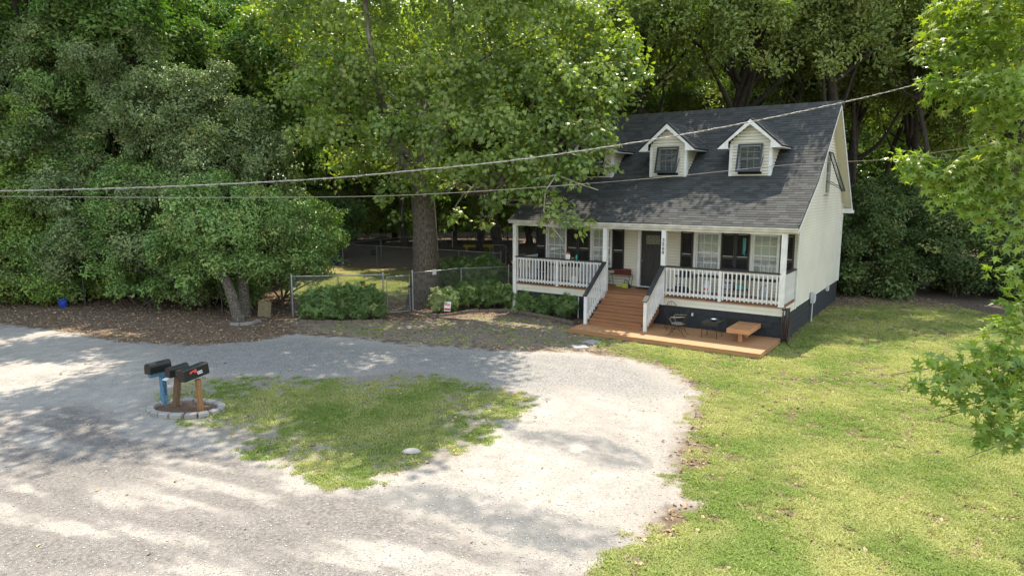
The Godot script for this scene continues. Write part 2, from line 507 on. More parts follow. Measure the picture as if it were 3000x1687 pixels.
	for j in nz:
		for i in nx:
			var q := int((j + 0.5) / nz * PH) * PW + int((i + 0.5) / nx * PW)
			var e := (nm[q] / 127.5 - 1.0) * 0.2
			var k := 0
			if dd[q] + e > 0: k = 1
			if k == 1 and dg[q] + e > 0: k = 7
			if k and dr[q] + e > 0: k = 2
			if k and maxf(dp[q], dp2[q]) > 0: k = 3
			if dl[q] + e > 0: k = 4
			if di[q] + e > 0: k = 5
			if dy[q] + e > 0: k = 6
			var b2: MB = parts[k]
			var n := b2.v.size()
			for c in [[0, 0], [1, 0], [1, 1], [0, 1]]:
				var u := Vector2(float(i + c[0]) / nx, float(j + c[1]) / nz)
				b2.v.append(Vector3(X0 + GW * u.x, 0, Z0 + GD * u.y)); b2.n.append(Vector3.UP)
				b2.u.append(u); b2.u2.append(Vector2(X0 + GW * u.x, Z0 + GD * u.y))
			b2.ix.append_array(PackedInt32Array([n, n + 1, n + 2, n, n + 2, n + 3]))
	for k in kinds.size(): tag(put(kinds[k], parts[k], gm, self), "", "", "", "structure")
	var fl := mat("forest_floor", lin(0.15, 0.105, 0.07), 0.95, noise_tex(0.05, 0.45, 1.0, 512, FastNoiseLite.TYPE_SIMPLEX, 5, 14), Vector3(0.22, 0.22, 0.22))
	fl.uv1_world_triplanar = true
	var b := MB.new()
	for q in [[-200.0, -300.0, 200.0, Z0], [-200.0, Z0, X0, Z0 + GD], [X0 + GW, Z0, 200.0, Z0 + GD]]:
		b.quad(Vector3(q[0], 0, q[3]), Vector3(q[2], 0, q[3]), Vector3(q[2], 0, q[1]), Vector3(q[0], 0, q[1]))
	tag(put("forest_floor", b, fl, self), "", "", "", "structure")
	b = MB.new()
	b.quad(Vector3(-200, 0, 120), Vector3(200, 0, 120), Vector3(200, 0, Z0 + GD), Vector3(-200, 0, Z0 + GD))
	tag(put("verge", b, mat("verge", lin(0.17, 0.19, 0.06), 0.95, M.forest_floor.albedo_texture, Vector3(0.2, 0.2, 0.2)), self), "", "", "", "structure")

# ---------- house ----------
const EAVE_Y := 3.51
const BREAK_B := 2.5
const BREAK_Y := 4.98
const RIDGE_B := 5.85
const RIDGE_Y := 7.74
const FLOOR_Y := 1.113
const XL := -9.81
const XR := 0.08
const SIDE := Basis(Vector3(0, 0, -1), Vector3(0, 1, 0), Vector3(1, 0, 0))  # prism outlines given as (metres behind the front, height)

func roof_front(y: float) -> float:
	return -0.12 + (y - EAVE_Y) / 0.561 if y < BREAK_Y else BREAK_B + (y - BREAK_Y) / 0.824

func roof_back(y: float) -> float:
	return RIDGE_B + (RIDGE_Y - y) / 0.86

func hb(x0: float, x1: float, y0: float, y1: float, b0: float, b1: float) -> MB:  # a box in house axes
	return bx(Vector3(x0, y0, -b1), Vector3(x1, y1, -b0))

# one clapboard: from p to q along its foot, out = outward normal
func board(p: Vector3, q: Vector3, h: float, out: Vector3) -> MB:
	var m := MB.new()
	var d := (q - p).normalized()
	if d.cross(Vector3.UP).dot(out) < 0:
		var t := p
		p = q; q = t
	var lo := out * 0.022
	var hi := out * 0.006
	var up := Vector3.UP * (h - 0.015)
	m.quad(p + lo, q + lo, q + hi + up, p + hi + up)
	m.quad(p, q, q + lo, p + lo)
	m.tri(p, p + lo, p + hi + up)
	m.tri(q, q + hi + up, q + lo)
	return m

func shingle_mesh(w: float, h: float, tone: Color) -> MB:  # lies in x (width), -z up the slope, y out
	var m := MB.new()
	m.colored = true
	m.col = tone
	m.hexa([Vector3(0, 0, -h), Vector3(w, 0, -h), Vector3(w, 0, 0), Vector3(0, 0, 0), Vector3(0, 0.002, -h), Vector3(w, 0.002, -h), Vector3(w, 0.013, 0), Vector3(0, 0.013, 0)])
	return m

func shingle_tone() -> Color:
	var t := R.randf()
	var k := 0.072 + 0.045 * R.randf()
	return Color(k * (1.0 + 0.05 * t), k * 1.05, k * (1.05 - 0.04 * t))

func slope(parent: Node, origin: Vector3, across: Vector3, up: Vector3, width: float, length: float, single_rows := 0, single_from := 0.0, cut := []) -> void:
	# courses of shingles from the eave up; the lowest single_rows beyond single_from are parts of their own; cut: [lower limit at eave, at ridge, upper limit at eave, at ridge]
	var out := across.cross(up).normalized()
	if out.y < 0: out = -out
	var rest := MB.new()
	rest.colored = true
	var rows := int(length / 0.142)
	for r in rows:
		var x := -0.30 * R.randf()
		var k := 0
		var lo := 0.0
		var hi := width
		if cut:
			lo = lerpf(cut[0], cut[1], (r * 0.142 + 0.07) / length)
			hi = lerpf(cut[2], cut[3], (r * 0.142 + 0.07) / length)
		while x < hi:
			var w := 0.285 + 0.06 * R.randf()
			var a := maxf(x, lo)
			var e := minf(x + w - 0.006, hi)
			if e - a > 0.03:
				var o := origin + across * a + up * (r * 0.142) + out * (0.004 + 0.005 * R.randf())
				var tf := Transform3D(Basis(across, out, -up), o)
				var tone := shingle_tone()
				if r < single_rows and a > single_from:
					var s := put("shingle", shingle_mesh(e - a, 0.156, tone), M.shingle, parent)
					s.transform = tf
				else:
					rest.col = tone
					var h := 0.156
					var ww := e - a
					rest.quad(tf * Vector3(0, 0.013, 0), tf * Vector3(ww, 0.013, 0), tf * Vector3(ww, 0.002, -h), tf * Vector3(0, 0.002, -h))
					rest.quad(tf * Vector3(0, 0, 0), tf * Vector3(ww, 0, 0), tf * Vector3(ww, 0.013, 0), tf * Vector3(0, 0.013, 0))
					rest.quad(tf * Vector3(ww, 0, 0), tf * Vector3(ww, 0, -h), tf * Vector3(ww, 0.002, -h), tf * Vector3(ww, 0.013, 0))
					rest.quad(tf * Vector3(0, 0, -h), tf * Vector3(0, 0, 0), tf * Vector3(0, 0.013, 0), tf * Vector3(0, 0.002, -h))
			x += w
			k += 1
	var s2 := put("shingle_field", rest, M.shingle, parent)
	s2.set_meta("kind", "stuff")

func window(x0: float, x1: float, y0: float, y1: float, b: float, parent: Node) -> void:
	var w := MB.new()  # casing
	var z := -b
	w.box(Vector3(x0, y0, z - 0.10), Vector3(x0 + 0.07, y1, z + 0.035))
	w.box(Vector3(x1 - 0.07, y0, z - 0.10), Vector3(x1, y1, z + 0.035))
	w.box(Vector3(x0 + 0.07, y1 - 0.06, z - 0.10), Vector3(x1 - 0.07, y1, z + 0.033))
	w.box(Vector3(x0 + 0.07, y0, z - 0.10), Vector3(x1 - 0.07, y0 + 0.05, z + 0.045))
	var f := put("window", w, M.trim, parent)
	var ym := (y0 + y1) / 2 - 0.02
	for s in 2:
		var a := y0 + 0.05 if s == 0 else ym
		var e := ym + 0.03 if s == 0 else y1 - 0.06
		var zz := z - 0.035 - (0.03 if s == 0 else 0.0)
		var m := MB.new()
		var l := x0 + 0.07
		var r := x1 - 0.07
		m.box(Vector3(l, a, zz - 0.03), Vector3(l + 0.035, e, zz))
		m.box(Vector3(r - 0.035, a, zz - 0.03), Vector3(r, e, zz))
		m.box(Vector3(l + 0.035, a, zz - 0.03), Vector3(r - 0.035, a + 0.04, zz))
		m.box(Vector3(l + 0.035, e - 0.035, zz - 0.03), Vector3(r - 0.035, e, zz))
		put("sash", m, M.trim, f)
		var g := MB.new()
		for k in [1, 2]:
			var xx = l + (r - l) * k / 3.0
			g.box(Vector3(xx - 0.008, a + 0.04, zz - 0.020), Vector3(xx + 0.008, e - 0.035, zz - 0.010))
		var yy := (a + e) / 2
		g.box(Vector3(l + 0.035, yy - 0.008, zz - 0.0205), Vector3(r - 0.035, yy + 0.008, zz - 0.0105))
		put("muntin", g, M.trim, f)
		var p := MB.new()
		p.quad(Vector3(l + 0.03, a + 0.03, zz - 0.016), Vector3(r - 0.03, a + 0.03, zz - 0.016), Vector3(r - 0.03, e - 0.03, zz - 0.016), Vector3(l + 0.03, e - 0.03, zz - 0.016))
		put("pane", p, M.glass, f)
	var bl := MB.new()
	var y := y0 + 0.08
	while y < y1 - 0.08:
		bl.box(Vector3(x0 + 0.09, -0.0012, -0.017), Vector3(x1 - 0.09, 0.0012, 0.017), Transform3D(Basis(Vector3.RIGHT, 0.55), Vector3(0, y, z - 0.15)))
		y += 0.042
	put("blind", bl, M.blind, f)

func louvre(x0: float, x1: float, y0: float, y1: float, z: float, m: Material, parent: Node, called: String, t := Transform3D.IDENTITY, mid := true, gap := 0.034) -> void:
	var f := MB.new()
	var s := 0.055
	f.box(Vector3(x0, y0, z), Vector3(x0 + s, y1, z + 0.035))
	f.box(Vector3(x1 - s, y0, z), Vector3(x1, y1, z + 0.035))
	f.box(Vector3(x0 + s, y0, z), Vector3(x1 - s, y0 + s * 1.3, z + 0.033))
	f.box(Vector3(x0 + s, y1 - s, z), Vector3(x1 - s, y1, z + 0.033))
	var ym := lerpf(y0, y1, 0.45)
	if mid: f.box(Vector3(x0 + s, ym - 0.035, z), Vector3(x1 - s, ym + 0.035, z + 0.033))
	var o := put(called, f, m, parent)
	o.transform = t
	var slat := bx(Vector3(x0 + s, -0.003, -0.018), Vector3(x1 - s, 0.003, 0.018)).mesh()
	var y := y0 + s * 1.3 + 0.02
	while y < y1 - s - 0.01:
		if not mid or absf(y - ym) > 0.05:
			var l := put("slat", slat, m, o)
			l.transform = Transform3D(Basis(Vector3.RIGHT, 0.75), Vector3(0, y, z + 0.016))
		y += gap

func glyph(text: String, size: float, depth: float, italic := false) -> TextMesh:
	var f := SystemFont.new()
	f.font_names = PackedStringArray(["Droid Serif"])
	f.font_italic = italic
	f.font_weight = 700
	var t := TextMesh.new()
	t.font = f
	t.text = text
	t.font_size = 32
	t.pixel_size = size / 23.0
	t.depth = depth
	return t

func sloped(m: MB, ya: float, ba: float, yb: float, bb: float, xa: float, xb: float, dy0: float, dy1: float) -> void:
	m.hexa([hl(xa, yb + dy0, bb), hl(xb, yb + dy0, bb), hl(xb, ya + dy0, ba), hl(xa, ya + dy0, ba), hl(xa, yb + dy1, bb), hl(xb, yb + dy1, bb), hl(xb, ya + dy1, ba), hl(xa, ya + dy1, ba)])

func build_house() -> void:
	house = thing("house", "cream clapboard cottage with dark shingle roof, dormers and white railed front porch", "house", HOUSE_AT, -deg_to_rad(YAW))
	var H := house
	# foundation of painted blocks
	var fd := put("foundation", hb(XL + 0.03, XR - 0.03, 0.0, 0.83, 0.04, 9.9), M.navy, H)
	var blk := bx(Vector3(0.004, 0.004, 0), Vector3(0.396, 0.196, 0.026)).mesh()
	for r in 4:
		for k in 25:
			var x := XL + 0.0 + k * 0.4 - (0.2 if r % 2 else 0.0)
			if x < XL: continue
			if x + 0.4 <= XR - 0.02 and not (r < 3 and r > 1 and absf(x + 0.2 + 1.4) < 0.3):
				put("block", blk, M.navy, fd).position = hl(x, r * 0.2, 0.045)
			var b := 0.05 + k * 0.4 + (0.2 if r % 2 else 0.0)
			if b + 0.4 < 9.95:
				var o := put("block", blk, M.navy, fd)
				o.transform = Transform3D(Basis(Vector3.UP, PI / 2), hl(XR - 0.035, r * 0.2, b))
	var vt := MB.new()
	vt.box(hl(-1.60, 0.42, 0.03), hl(-1.18, 0.62, 0.02) + Vector3(0, 0, 0.004))
	for k in 9: vt.box(hl(-1.585 + k * 0.046, 0.43, 0.016), hl(-1.570 + k * 0.046, 0.61, 0.0) + Vector3(0, 0, 0.002))
	put("foundation_vent", vt, M.iron, H)
	# gable core, floor, ceiling
	var cw := MB.new()
	var ol := PackedVector2Array([Vector2(9.88, 0.84), Vector2(5.2, 0.84), Vector2(5.2, 3.37), Vector2(0.0, 3.37), Vector2(0.0, 3.45), Vector2(BREAK_B, BREAK_Y - 0.1), Vector2(RIDGE_B, RIDGE_Y - 0.1), Vector2(9.88, RIDGE_Y - 0.1 - 0.86 * 4.03)])
	cw.prism(ol, XL + 0.02, XR - 0.03, Transform3D(SIDE, Vector3.ZERO))
	var gable := put("wall", cw, M.room, H)
	put("floor", hb(XL + 0.02, XR - 0.03, 0.84, FLOOR_Y - 0.02, 1.72, 5.2), M.room, H)
	put("end_wall", hb(XR - 0.06, XR - 0.031, FLOOR_Y - 0.01, 3.368, 1.72, 5.2), M.room, H)
	put("end_wall", hb(XL + 0.02, XL + 0.05, FLOOR_Y - 0.01, 3.368, 1.72, 5.2), M.room, H)
	put("porch_ceiling", hb(XL + 0.02, XR - 0.04, 3.345, 3.366, 0.0, 1.72), M.trim, H)
	# siding of the right gable
	var y := 0.84
	while y < RIDGE_Y - 0.2:
		var y1 := y + 0.052
		var b0 := 1.70 if y1 < 3.40 else roof_front(y1 + 0.09)
		b0 = maxf(b0, -0.02)
		var b1 := minf(9.96, roof_back(y1 + 0.09))
		var cuts := [[b0, b1]]
		if y > 4.36 and y < 5.98: cuts = [[b0, 5.38], [6.32, b1]]
		for c in cuts:
			if c[1] - c[0] > 0.05: put("siding_board", board(hl(XR - 0.03, y, c[0]), hl(XR - 0.03, y, c[1]), 0.108, Vector3.RIGHT), M.cream, gable)
		y += 0.105
	# siding of the front wall
	var fw := put("front_wall", hb(XL, XR - 0.03, FLOOR_Y, 3.36, 1.68, 1.69), M.cream, H)
	fw.mesh = bx(hl(XL, 3.30, 1.69), hl(XR - 0.03, 3.36, 1.68)).mesh()
	y = FLOOR_Y + 0.01
	while y < 3.34:
		var spans := [[XL, -5.42], [-4.30, XR - 0.03]]
		if y + 0.1 > 1.74: spans = [[XL, -9.37], [-8.42, -7.37], [-6.47, -5.42], [-4.30, -3.33], [-2.41, -1.41], [-0.49, XR - 0.03]]
		if y > 3.18: spans = [[XL, -5.42], [-5.42, -4.30], [-4.30, XR - 0.03]]
		for s in spans: put("siding_board", board(hl(s[0], y, 1.66), hl(s[1], y, 1.66), 0.108, Vector3(0, 0, 1)), M.cream, fw)
		y += 0.105
	# corner trims
	put("corner_trim", hb(XR - 0.02, XR + 0.022, 0.83, 3.40, 1.60, 1.70), M.trim, H)
	put("corner_trim", hb(XR - 0.02, XR + 0.022, 0.83, 4.05, 9.90, 10.0), M.trim, H)
	# porch floor
	var pf := put("porch_floor", hb(XL + 0.04, XR - 0.06, 1.00, 1.072, 0.03, 1.66), M.stair, H)
	for k in 12: put("floor_board", hb(XL + 0.0, XR - 0.02, 1.077, FLOOR_Y, -0.03 + k * 0.141, -0.03 + k * 0.141 + 0.136), M.stair, pf)
	var bd := put("porch_skirt", hb(XL + 0.02, XR - 0.05, 0.82, 1.07, 0.02, 0.035), M.cream, H)
	for s in [[XL, -5.95], [-3.74, XR]]:
		for k in 2: put("siding_board", board(hl(s[0], 0.825 + k * 0.125, 0.02), hl(s[1], 0.825 + k * 0.125, 0.02), 0.128, Vector3(0, 0, 1)), M.cream, bd)
	for k in 2: put("siding_board", board(hl(XR - 0.03, 0.825 + k * 0.125, 0.0), hl(XR - 0.03, 0.825 + k * 0.125, 1.6), 0.128, Vector3.RIGHT), M.cream, bd)
	# posts, beam, gutter
	for x in [0.0, -3.775, -5.92, -9.734]:
		var y0 := FLOOR_Y if x > -9.0 else 0.0
		var ps := MB.new()
		ps.box(hl(x - 0.075, y0, 0.085) + Vector3(0, 0, 0), hl(x + 0.075, 3.33, -0.065))
		if x > -9.0 and x < -1.0: ps.box(hl(x - 0.068, 0.83, -0.045), hl(x + 0.068, FLOOR_Y, -0.060))
		var post := put("porch_post", ps, M.trim, H)
		if x == -3.775:
			for k in 4:
				var d := put("house_number", glyph("3260"[k], 0.10, 0.012, true), M.digit_dark, post)
				d.position = hl(x, [2.99, 2.86, 2.71, 2.58][k], -0.072)
	put("beam", hb(XL, XR - 0.01, 3.30, 3.42, -0.06, 0.08), M.gutter, H)
	var gt := MB.new()
	gt.prism(PackedVector2Array([Vector2(0.0, 0.0), Vector2(-0.07, 0.0), Vector2(-0.085, 0.05), Vector2(-0.12, 0.08), Vector2(-0.12, 0.125), Vector2(-0.105, 0.125), Vector2(-0.105, 0.09), Vector2(0.0, 0.02)]), XL - 0.14, 0.40, Transform3D(SIDE, hl(0, 3.385, -0.075)))
	put("gutter", gt, M.gutter, H)
	put("gutter_flap", hb(-6.9, -3.6, 3.535, 3.55, -0.14, 0.02), M.iron, H)
	# roof
	var ax := Vector3.RIGHT
	var low_up := Vector3(0, BREAK_Y - EAVE_Y, -(BREAK_B + 0.12)).normalized()
	var top_up := Vector3(0, RIDGE_Y - BREAK_Y, -(RIDGE_B - BREAK_B)).normalized()
	var low_len := Vector2(BREAK_Y - EAVE_Y, BREAK_B + 0.12).length()
	var top_len := Vector2(RIDGE_Y - BREAK_Y, RIDGE_B - BREAK_B).length()
	var x0 := XL - 0.13
	var x1 := 0.40
	var rd := MB.new()
	var t := 0.05
	rd.hexa([hl(x0, BREAK_Y - t, BREAK_B), hl(x1, BREAK_Y - t, BREAK_B), hl(x1, EAVE_Y - t, -0.12), hl(x0, EAVE_Y - t, -0.12), hl(x0, BREAK_Y, BREAK_B), hl(x1, BREAK_Y, BREAK_B), hl(x1, EAVE_Y, -0.12), hl(x0, EAVE_Y, -0.12)])
	rd.hexa([hl(x0, RIDGE_Y - t, RIDGE_B), hl(x1, RIDGE_Y - t, RIDGE_B), hl(x1, BREAK_Y - t, BREAK_B), hl(x0, BREAK_Y - t, BREAK_B), hl(x0, RIDGE_Y, RIDGE_B), hl(x1, RIDGE_Y, RIDGE_B), hl(x1, BREAK_Y, BREAK_B), hl(x0, BREAK_Y, BREAK_B)])
	var eb := 10.32
	var ey := RIDGE_Y - 0.86 * (eb - RIDGE_B)
	rd.hexa([hl(x1, RIDGE_Y - t, RIDGE_B), hl(x0, RIDGE_Y - t, RIDGE_B), hl(x0, ey - t, eb), hl(x1, ey - t, eb), hl(x1, RIDGE_Y, RIDGE_B), hl(x0, RIDGE_Y, RIDGE_B), hl(x0, ey, eb), hl(x1, ey, eb)])
	var roof := put("roof", rd, M.roof_deck, H)
	slope(roof, hl(x0, EAVE_Y + 0.002, -0.14), ax, low_up, x1 - x0, low_len, 12, x1 - x0 - 7.4)
	var dormers := [-1.84, -4.77, -7.70]
	slope(roof, hl(x0, BREAK_Y + 0.002, BREAK_B), ax, top_up, x1 - x0, top_len + 0.05)
	var rc := MB.new()
	rc.colored = true
	var xx := x0
	while xx < x1 - 0.1:
		rc.col = shingle_tone()
		rc.hexa([hl(xx, RIDGE_Y - 0.10, RIDGE_B + 0.13), hl(xx + 0.2, RIDGE_Y - 0.10, RIDGE_B + 0.13), hl(xx + 0.2, RIDGE_Y - 0.09, RIDGE_B - 0.13), hl(xx, RIDGE_Y - 0.09, RIDGE_B - 0.13), hl(xx, RIDGE_Y + 0.04, RIDGE_B + 0.02), hl(xx + 0.2, RIDGE_Y + 0.05, RIDGE_B + 0.02), hl(xx + 0.2, RIDGE_Y + 0.05, RIDGE_B - 0.02), hl(xx, RIDGE_Y + 0.04, RIDGE_B - 0.02)])
		xx += 0.2
	put("ridge_cap", rc, M.shingle, roof)
	# rakes: fascia and soffit of the right gable
	var rk := MB.new()
	sloped(rk, EAVE_Y, -0.12, BREAK_Y, BREAK_B, 0.375, 0.398, -0.17, -0.052)
	sloped(rk, BREAK_Y, BREAK_B, RIDGE_Y, RIDGE_B, 0.375, 0.398, -0.19, -0.052)
	sloped(rk, ey, eb, RIDGE_Y, RIDGE_B, 0.375, 0.398, -0.21, -0.052)
	put("rake_board", rk, M.trim, H)
	rk = MB.new()
	sloped(rk, EAVE_Y, -0.10, BREAK_Y, BREAK_B, XR - 0.03, 0.373, -0.14, -0.12)
	sloped(rk, BREAK_Y, BREAK_B, RIDGE_Y, RIDGE_B, XR - 0.03, 0.373, -0.16, -0.14)
	sloped(rk, ey, eb - 0.01, RIDGE_Y, RIDGE_B, XR - 0.03, 0.373, -0.18, -0.16)
	put("rake_soffit", rk, M.cream, H)
	var er := MB.new()
	er.box(hl(XR - 0.02, ey - 0.23, eb - 0.005), hl(0.41, ey - 0.04, eb - 0.38))
	er.box(hl(XL, ey - 0.24, eb + 0.10), hl(0.45, ey - 0.11, eb))
	put("eave_return", er, M.trim, H)
	# side window with its raised shutter
	sidewindow(H)
	for x in [[-9.37, -8.42], [-7.37, -6.47], [-3.33, -2.41], [-1.41, -0.49]]: window(x[0], x[1], 1.73, 3.22, 1.66, H)
	for x in [[-9.83, -9.38], [-8.40, -7.92], [-7.905, -7.40], [-6.44, -5.97], [-3.80, -3.36], [-2.38, -1.915], [-1.90, -1.44], [-0.47, -0.04]]:
		louvre(x[0], x[1], 1.67, 3.21, -1.635, M.shutter, H, "shutter")
	# front door
	var dc := MB.new()
	dc.box(hl(-5.42, FLOOR_Y, 1.74), hl(-5.31, 3.28, 1.60))
	dc.box(hl(-4.41, FLOOR_Y, 1.74), hl(-4.30, 3.28, 1.60))
	dc.box(hl(-5.31, 3.17, 1.74), hl(-4.41, 3.28, 1.605))
	dc.box(hl(-5.31, FLOOR_Y, 1.76), hl(-4.41, 1.145, 1.58))
	put("door_casing", dc, M.trim, H)
	var dr := MB.new()
	dr.box(hl(-5.305, 1.146, 1.74), hl(-4.415, 3.168, 1.70))
	for s in [[-5.305, -5.17], [-4.55, -4.415]]: dr.box(hl(s[0], 1.146, 1.70), hl(s[1], 3.168, 1.685))
	dr.box(hl(-5.17, 1.146, 1.70), hl(-4.55, 1.36, 1.686))
	dr.box(hl(-5.17, 2.46, 1.70), hl(-4.55, 2.66, 1.686))
	dr.box(hl(-5.17, 3.04, 1.70), hl(-4.55, 3.168, 1.686))
	dr.box(hl(-4.90, 1.36, 1.70), hl(-4.82, 2.46, 1.687))
	var door := put("front_door", dr, M.door, H)
	put("door_glass", hb(-5.13, -4.59, 2.69, 3.01, 1.69, 1.70), M.door_glass, door)
	var kn := MB.new()
	kn.lathe([Vector2(0.0, 0.0), Vector2(0.03, 0.01), Vector2(0.03, 0.04), Vector2(0.0, 0.06)], Vector3.ZERO, 10)
	var ko := put("door_knob", kn, M.steel, door)
	ko.transform = Transform3D(Basis(Vector3.RIGHT, PI / 2), hl(-5.24, 2.08, 1.685))
	var pp := MB.new()
	pp.tube([hl(-6.95, 0.03, -0.03), hl(-6.95, 0.80, -0.03)], [0.02, 0.02], 8)
	put("drain_pipe", pp, M.trim, H)
	railing(H)
	stairs(H)
	for cx in dormers: dormer(H, cx)

func sidewindow(H: Node) -> void:
	var w := MB.new()
	for s in [[5.38, 5.47], [6.23, 6.32]]: w.box(Vector3(XR - 0.06, 4.46, -s[1]), Vector3(XR + 0.03, 5.98, -s[0]))
	w.box(Vector3(XR - 0.06, 4.46, -6.23), Vector3(XR + 0.035, 4.53, -5.47))
	w.box(Vector3(XR - 0.06, 5.91, -6.23), Vector3(XR + 0.028, 5.98, -5.47))
	w.box(Vector3(XR - 0.05, 5.19, -6.23), Vector3(XR + 0.01, 5.25, -5.47))
	var f := put("gable_window", w, M.trim, H)
	var p := MB.new()
	p.quad(Vector3(XR - 0.01, 4.53, -5.47), Vector3(XR - 0.01, 4.53, -6.23), Vector3(XR - 0.01, 5.91, -6.23), Vector3(XR - 0.01, 5.91, -5.47))
	put("pane", p, M.glass, f)
	# the shutter hangs from the head and stands off at its foot
	var t := Transform3D(Basis(Vector3.UP, PI / 2), Vector3(XR + 0.05, 5.98, -5.40)) * Transform3D(Basis(Vector3.RIGHT, -0.34), Vector3.ZERO)
	louvre(0.0, 0.86, -1.50, 0.0, 0.0, M.blue_shutter, H, "gable_shutter", t, false, 0.042)
	var a := MB.new()
	for b in [5.45, 6.2]: a.tube([Vector3(XR + 0.03, 4.95, -b), t * Vector3(b - 5.40, -1.40, 0.0)], [0.012, 0.012], 5)
	put("shutter_stay", a, M.blue_shutter, H)

func railing(H: Node) -> void:
	var bal := bx(Vector3(-0.019, 1.165, -0.019), Vector3(0.019, 2.085, 0.019)).mesh()
	for s in [[-3.70, -0.075, -1.86], [-9.66, -5.995, -7.85]]:
		var m := MB.new()
		m.box(hl(s[0], 2.02, 0.02), hl(s[1], 2.10, -0.02))
		m.box(hl(s[0], 1.20, 0.02), hl(s[1], 1.285, -0.02))
		m.box(hl(s[2] - 0.045, FLOOR_Y, 0.045), hl(s[2] + 0.045, 2.10, -0.066))
		var r := put("porch_railing", m, M.trim, H)
		put("rail_cap", hb(s[0] - 0.03, s[1] + 0.03, 2.101, 2.14, -0.085, 0.075), M.cap, r)
		var n := int((s[1] - s[0]) / 0.133)
		for k in n:
			var x: float = s[0] + (k + 0.5) * (s[1] - s[0]) / n
			if absf(x - s[2]) > 0.075: put("baluster", bal, M.trim, r).position = hl(x, 0, -0.041)
	for x in [0.0, -9.734]:
		var m := MB.new()
		m.box(hl(x - 0.02, 2.02, 1.60), hl(x + 0.02, 2.10, 0.09))
		m.box(hl(x - 0.02, 1.20, 1.60), hl(x + 0.02, 1.285, 0.09))
		var r := put("porch_railing", m, M.trim, H)
		put("rail_cap", hb(x - 0.07, x + 0.08, 2.101, 2.14, 0.09, 1.60), M.cap, r)
		for k in 11: put("baluster", bal, M.trim, r).position = hl(x + 0.041, 0, 0.16 + k * 0.132)

func stairs(H: Node) -> void:
	var rise := (FLOOR_Y - 0.153) / 5.0
	var st := MB.new()
	for x in [-5.80, -3.90]:
		var p := PackedVector2Array([Vector2(-1.40, 0.153), Vector2(-1.40, 0.20), Vector2(0.0, FLOOR_Y - 0.05), Vector2(0.0, 0.55), Vector2(-0.75, 0.153)])
		st.prism(p, x - 0.02, x + 0.02, Transform3D(SIDE, Vector3.ZERO))
	var s := put("stairs", st, M.stair, H)
	for k in 5:
		var y := 0.153 + rise * k
		var b := -(5 - k) * 0.278 + 0.02
		put("riser", hb(-5.78, -3.92, y + 0.002, y + rise - 0.04, b + 0.030, b + 0.05), M.stair, s)
		if k < 4:
			for j in 2: put("tread", hb(-5.79, -3.91, y + rise - 0.036, y + rise, b - 0.022 + j * 0.150, b - 0.022 + j * 0.150 + 0.145), M.stair, s)
	put("riser", hb(-5.80, -3.90, 1.0, 1.074, -0.012, 0.018), M.stair, s)
	for x in [-5.92, -3.775]:
		var m := MB.new()
		var nx: float = x
		m.box(hl(nx - 0.05, 0.155, -1.34), hl(nx + 0.05, 1.10, -1.44))
		m.beam(hl(nx, 1.17, -0.06), hl(nx, 0.33, -1.36), 0.038, 0.09)
		m.beam(hl(nx, 2.03, -0.06), hl(nx, 1.05, -1.36), 0.038, 0.08)
		var r := put("stair_railing", m, M.trim, H)
		var c := MB.new()
		c.beam(hl(nx, 2.135, -0.05), hl(nx, 1.115, -1.48), 0.15, 0.036)
		put("rail_cap", c, M.cap, r)
		for k in 9:
			var b := -0.15 - k * 0.133
			var yy := 1.17 + (b + 0.06) * 0.646
			var g := MB.new()
			var ox: float = nx + 0.038
			g.hexa([hl(ox - 0.018, yy - 0.10, b), hl(ox + 0.018, yy - 0.10, b), hl(ox + 0.018, yy - 0.125, b - 0.037), hl(ox - 0.018, yy - 0.125, b - 0.037), hl(ox - 0.018, yy + 0.86, b), hl(ox + 0.018, yy + 0.86, b), hl(ox + 0.018, yy + 0.84, b - 0.037), hl(ox - 0.018, yy + 0.84, b - 0.037)])
			put("baluster", g, M.trim, r)

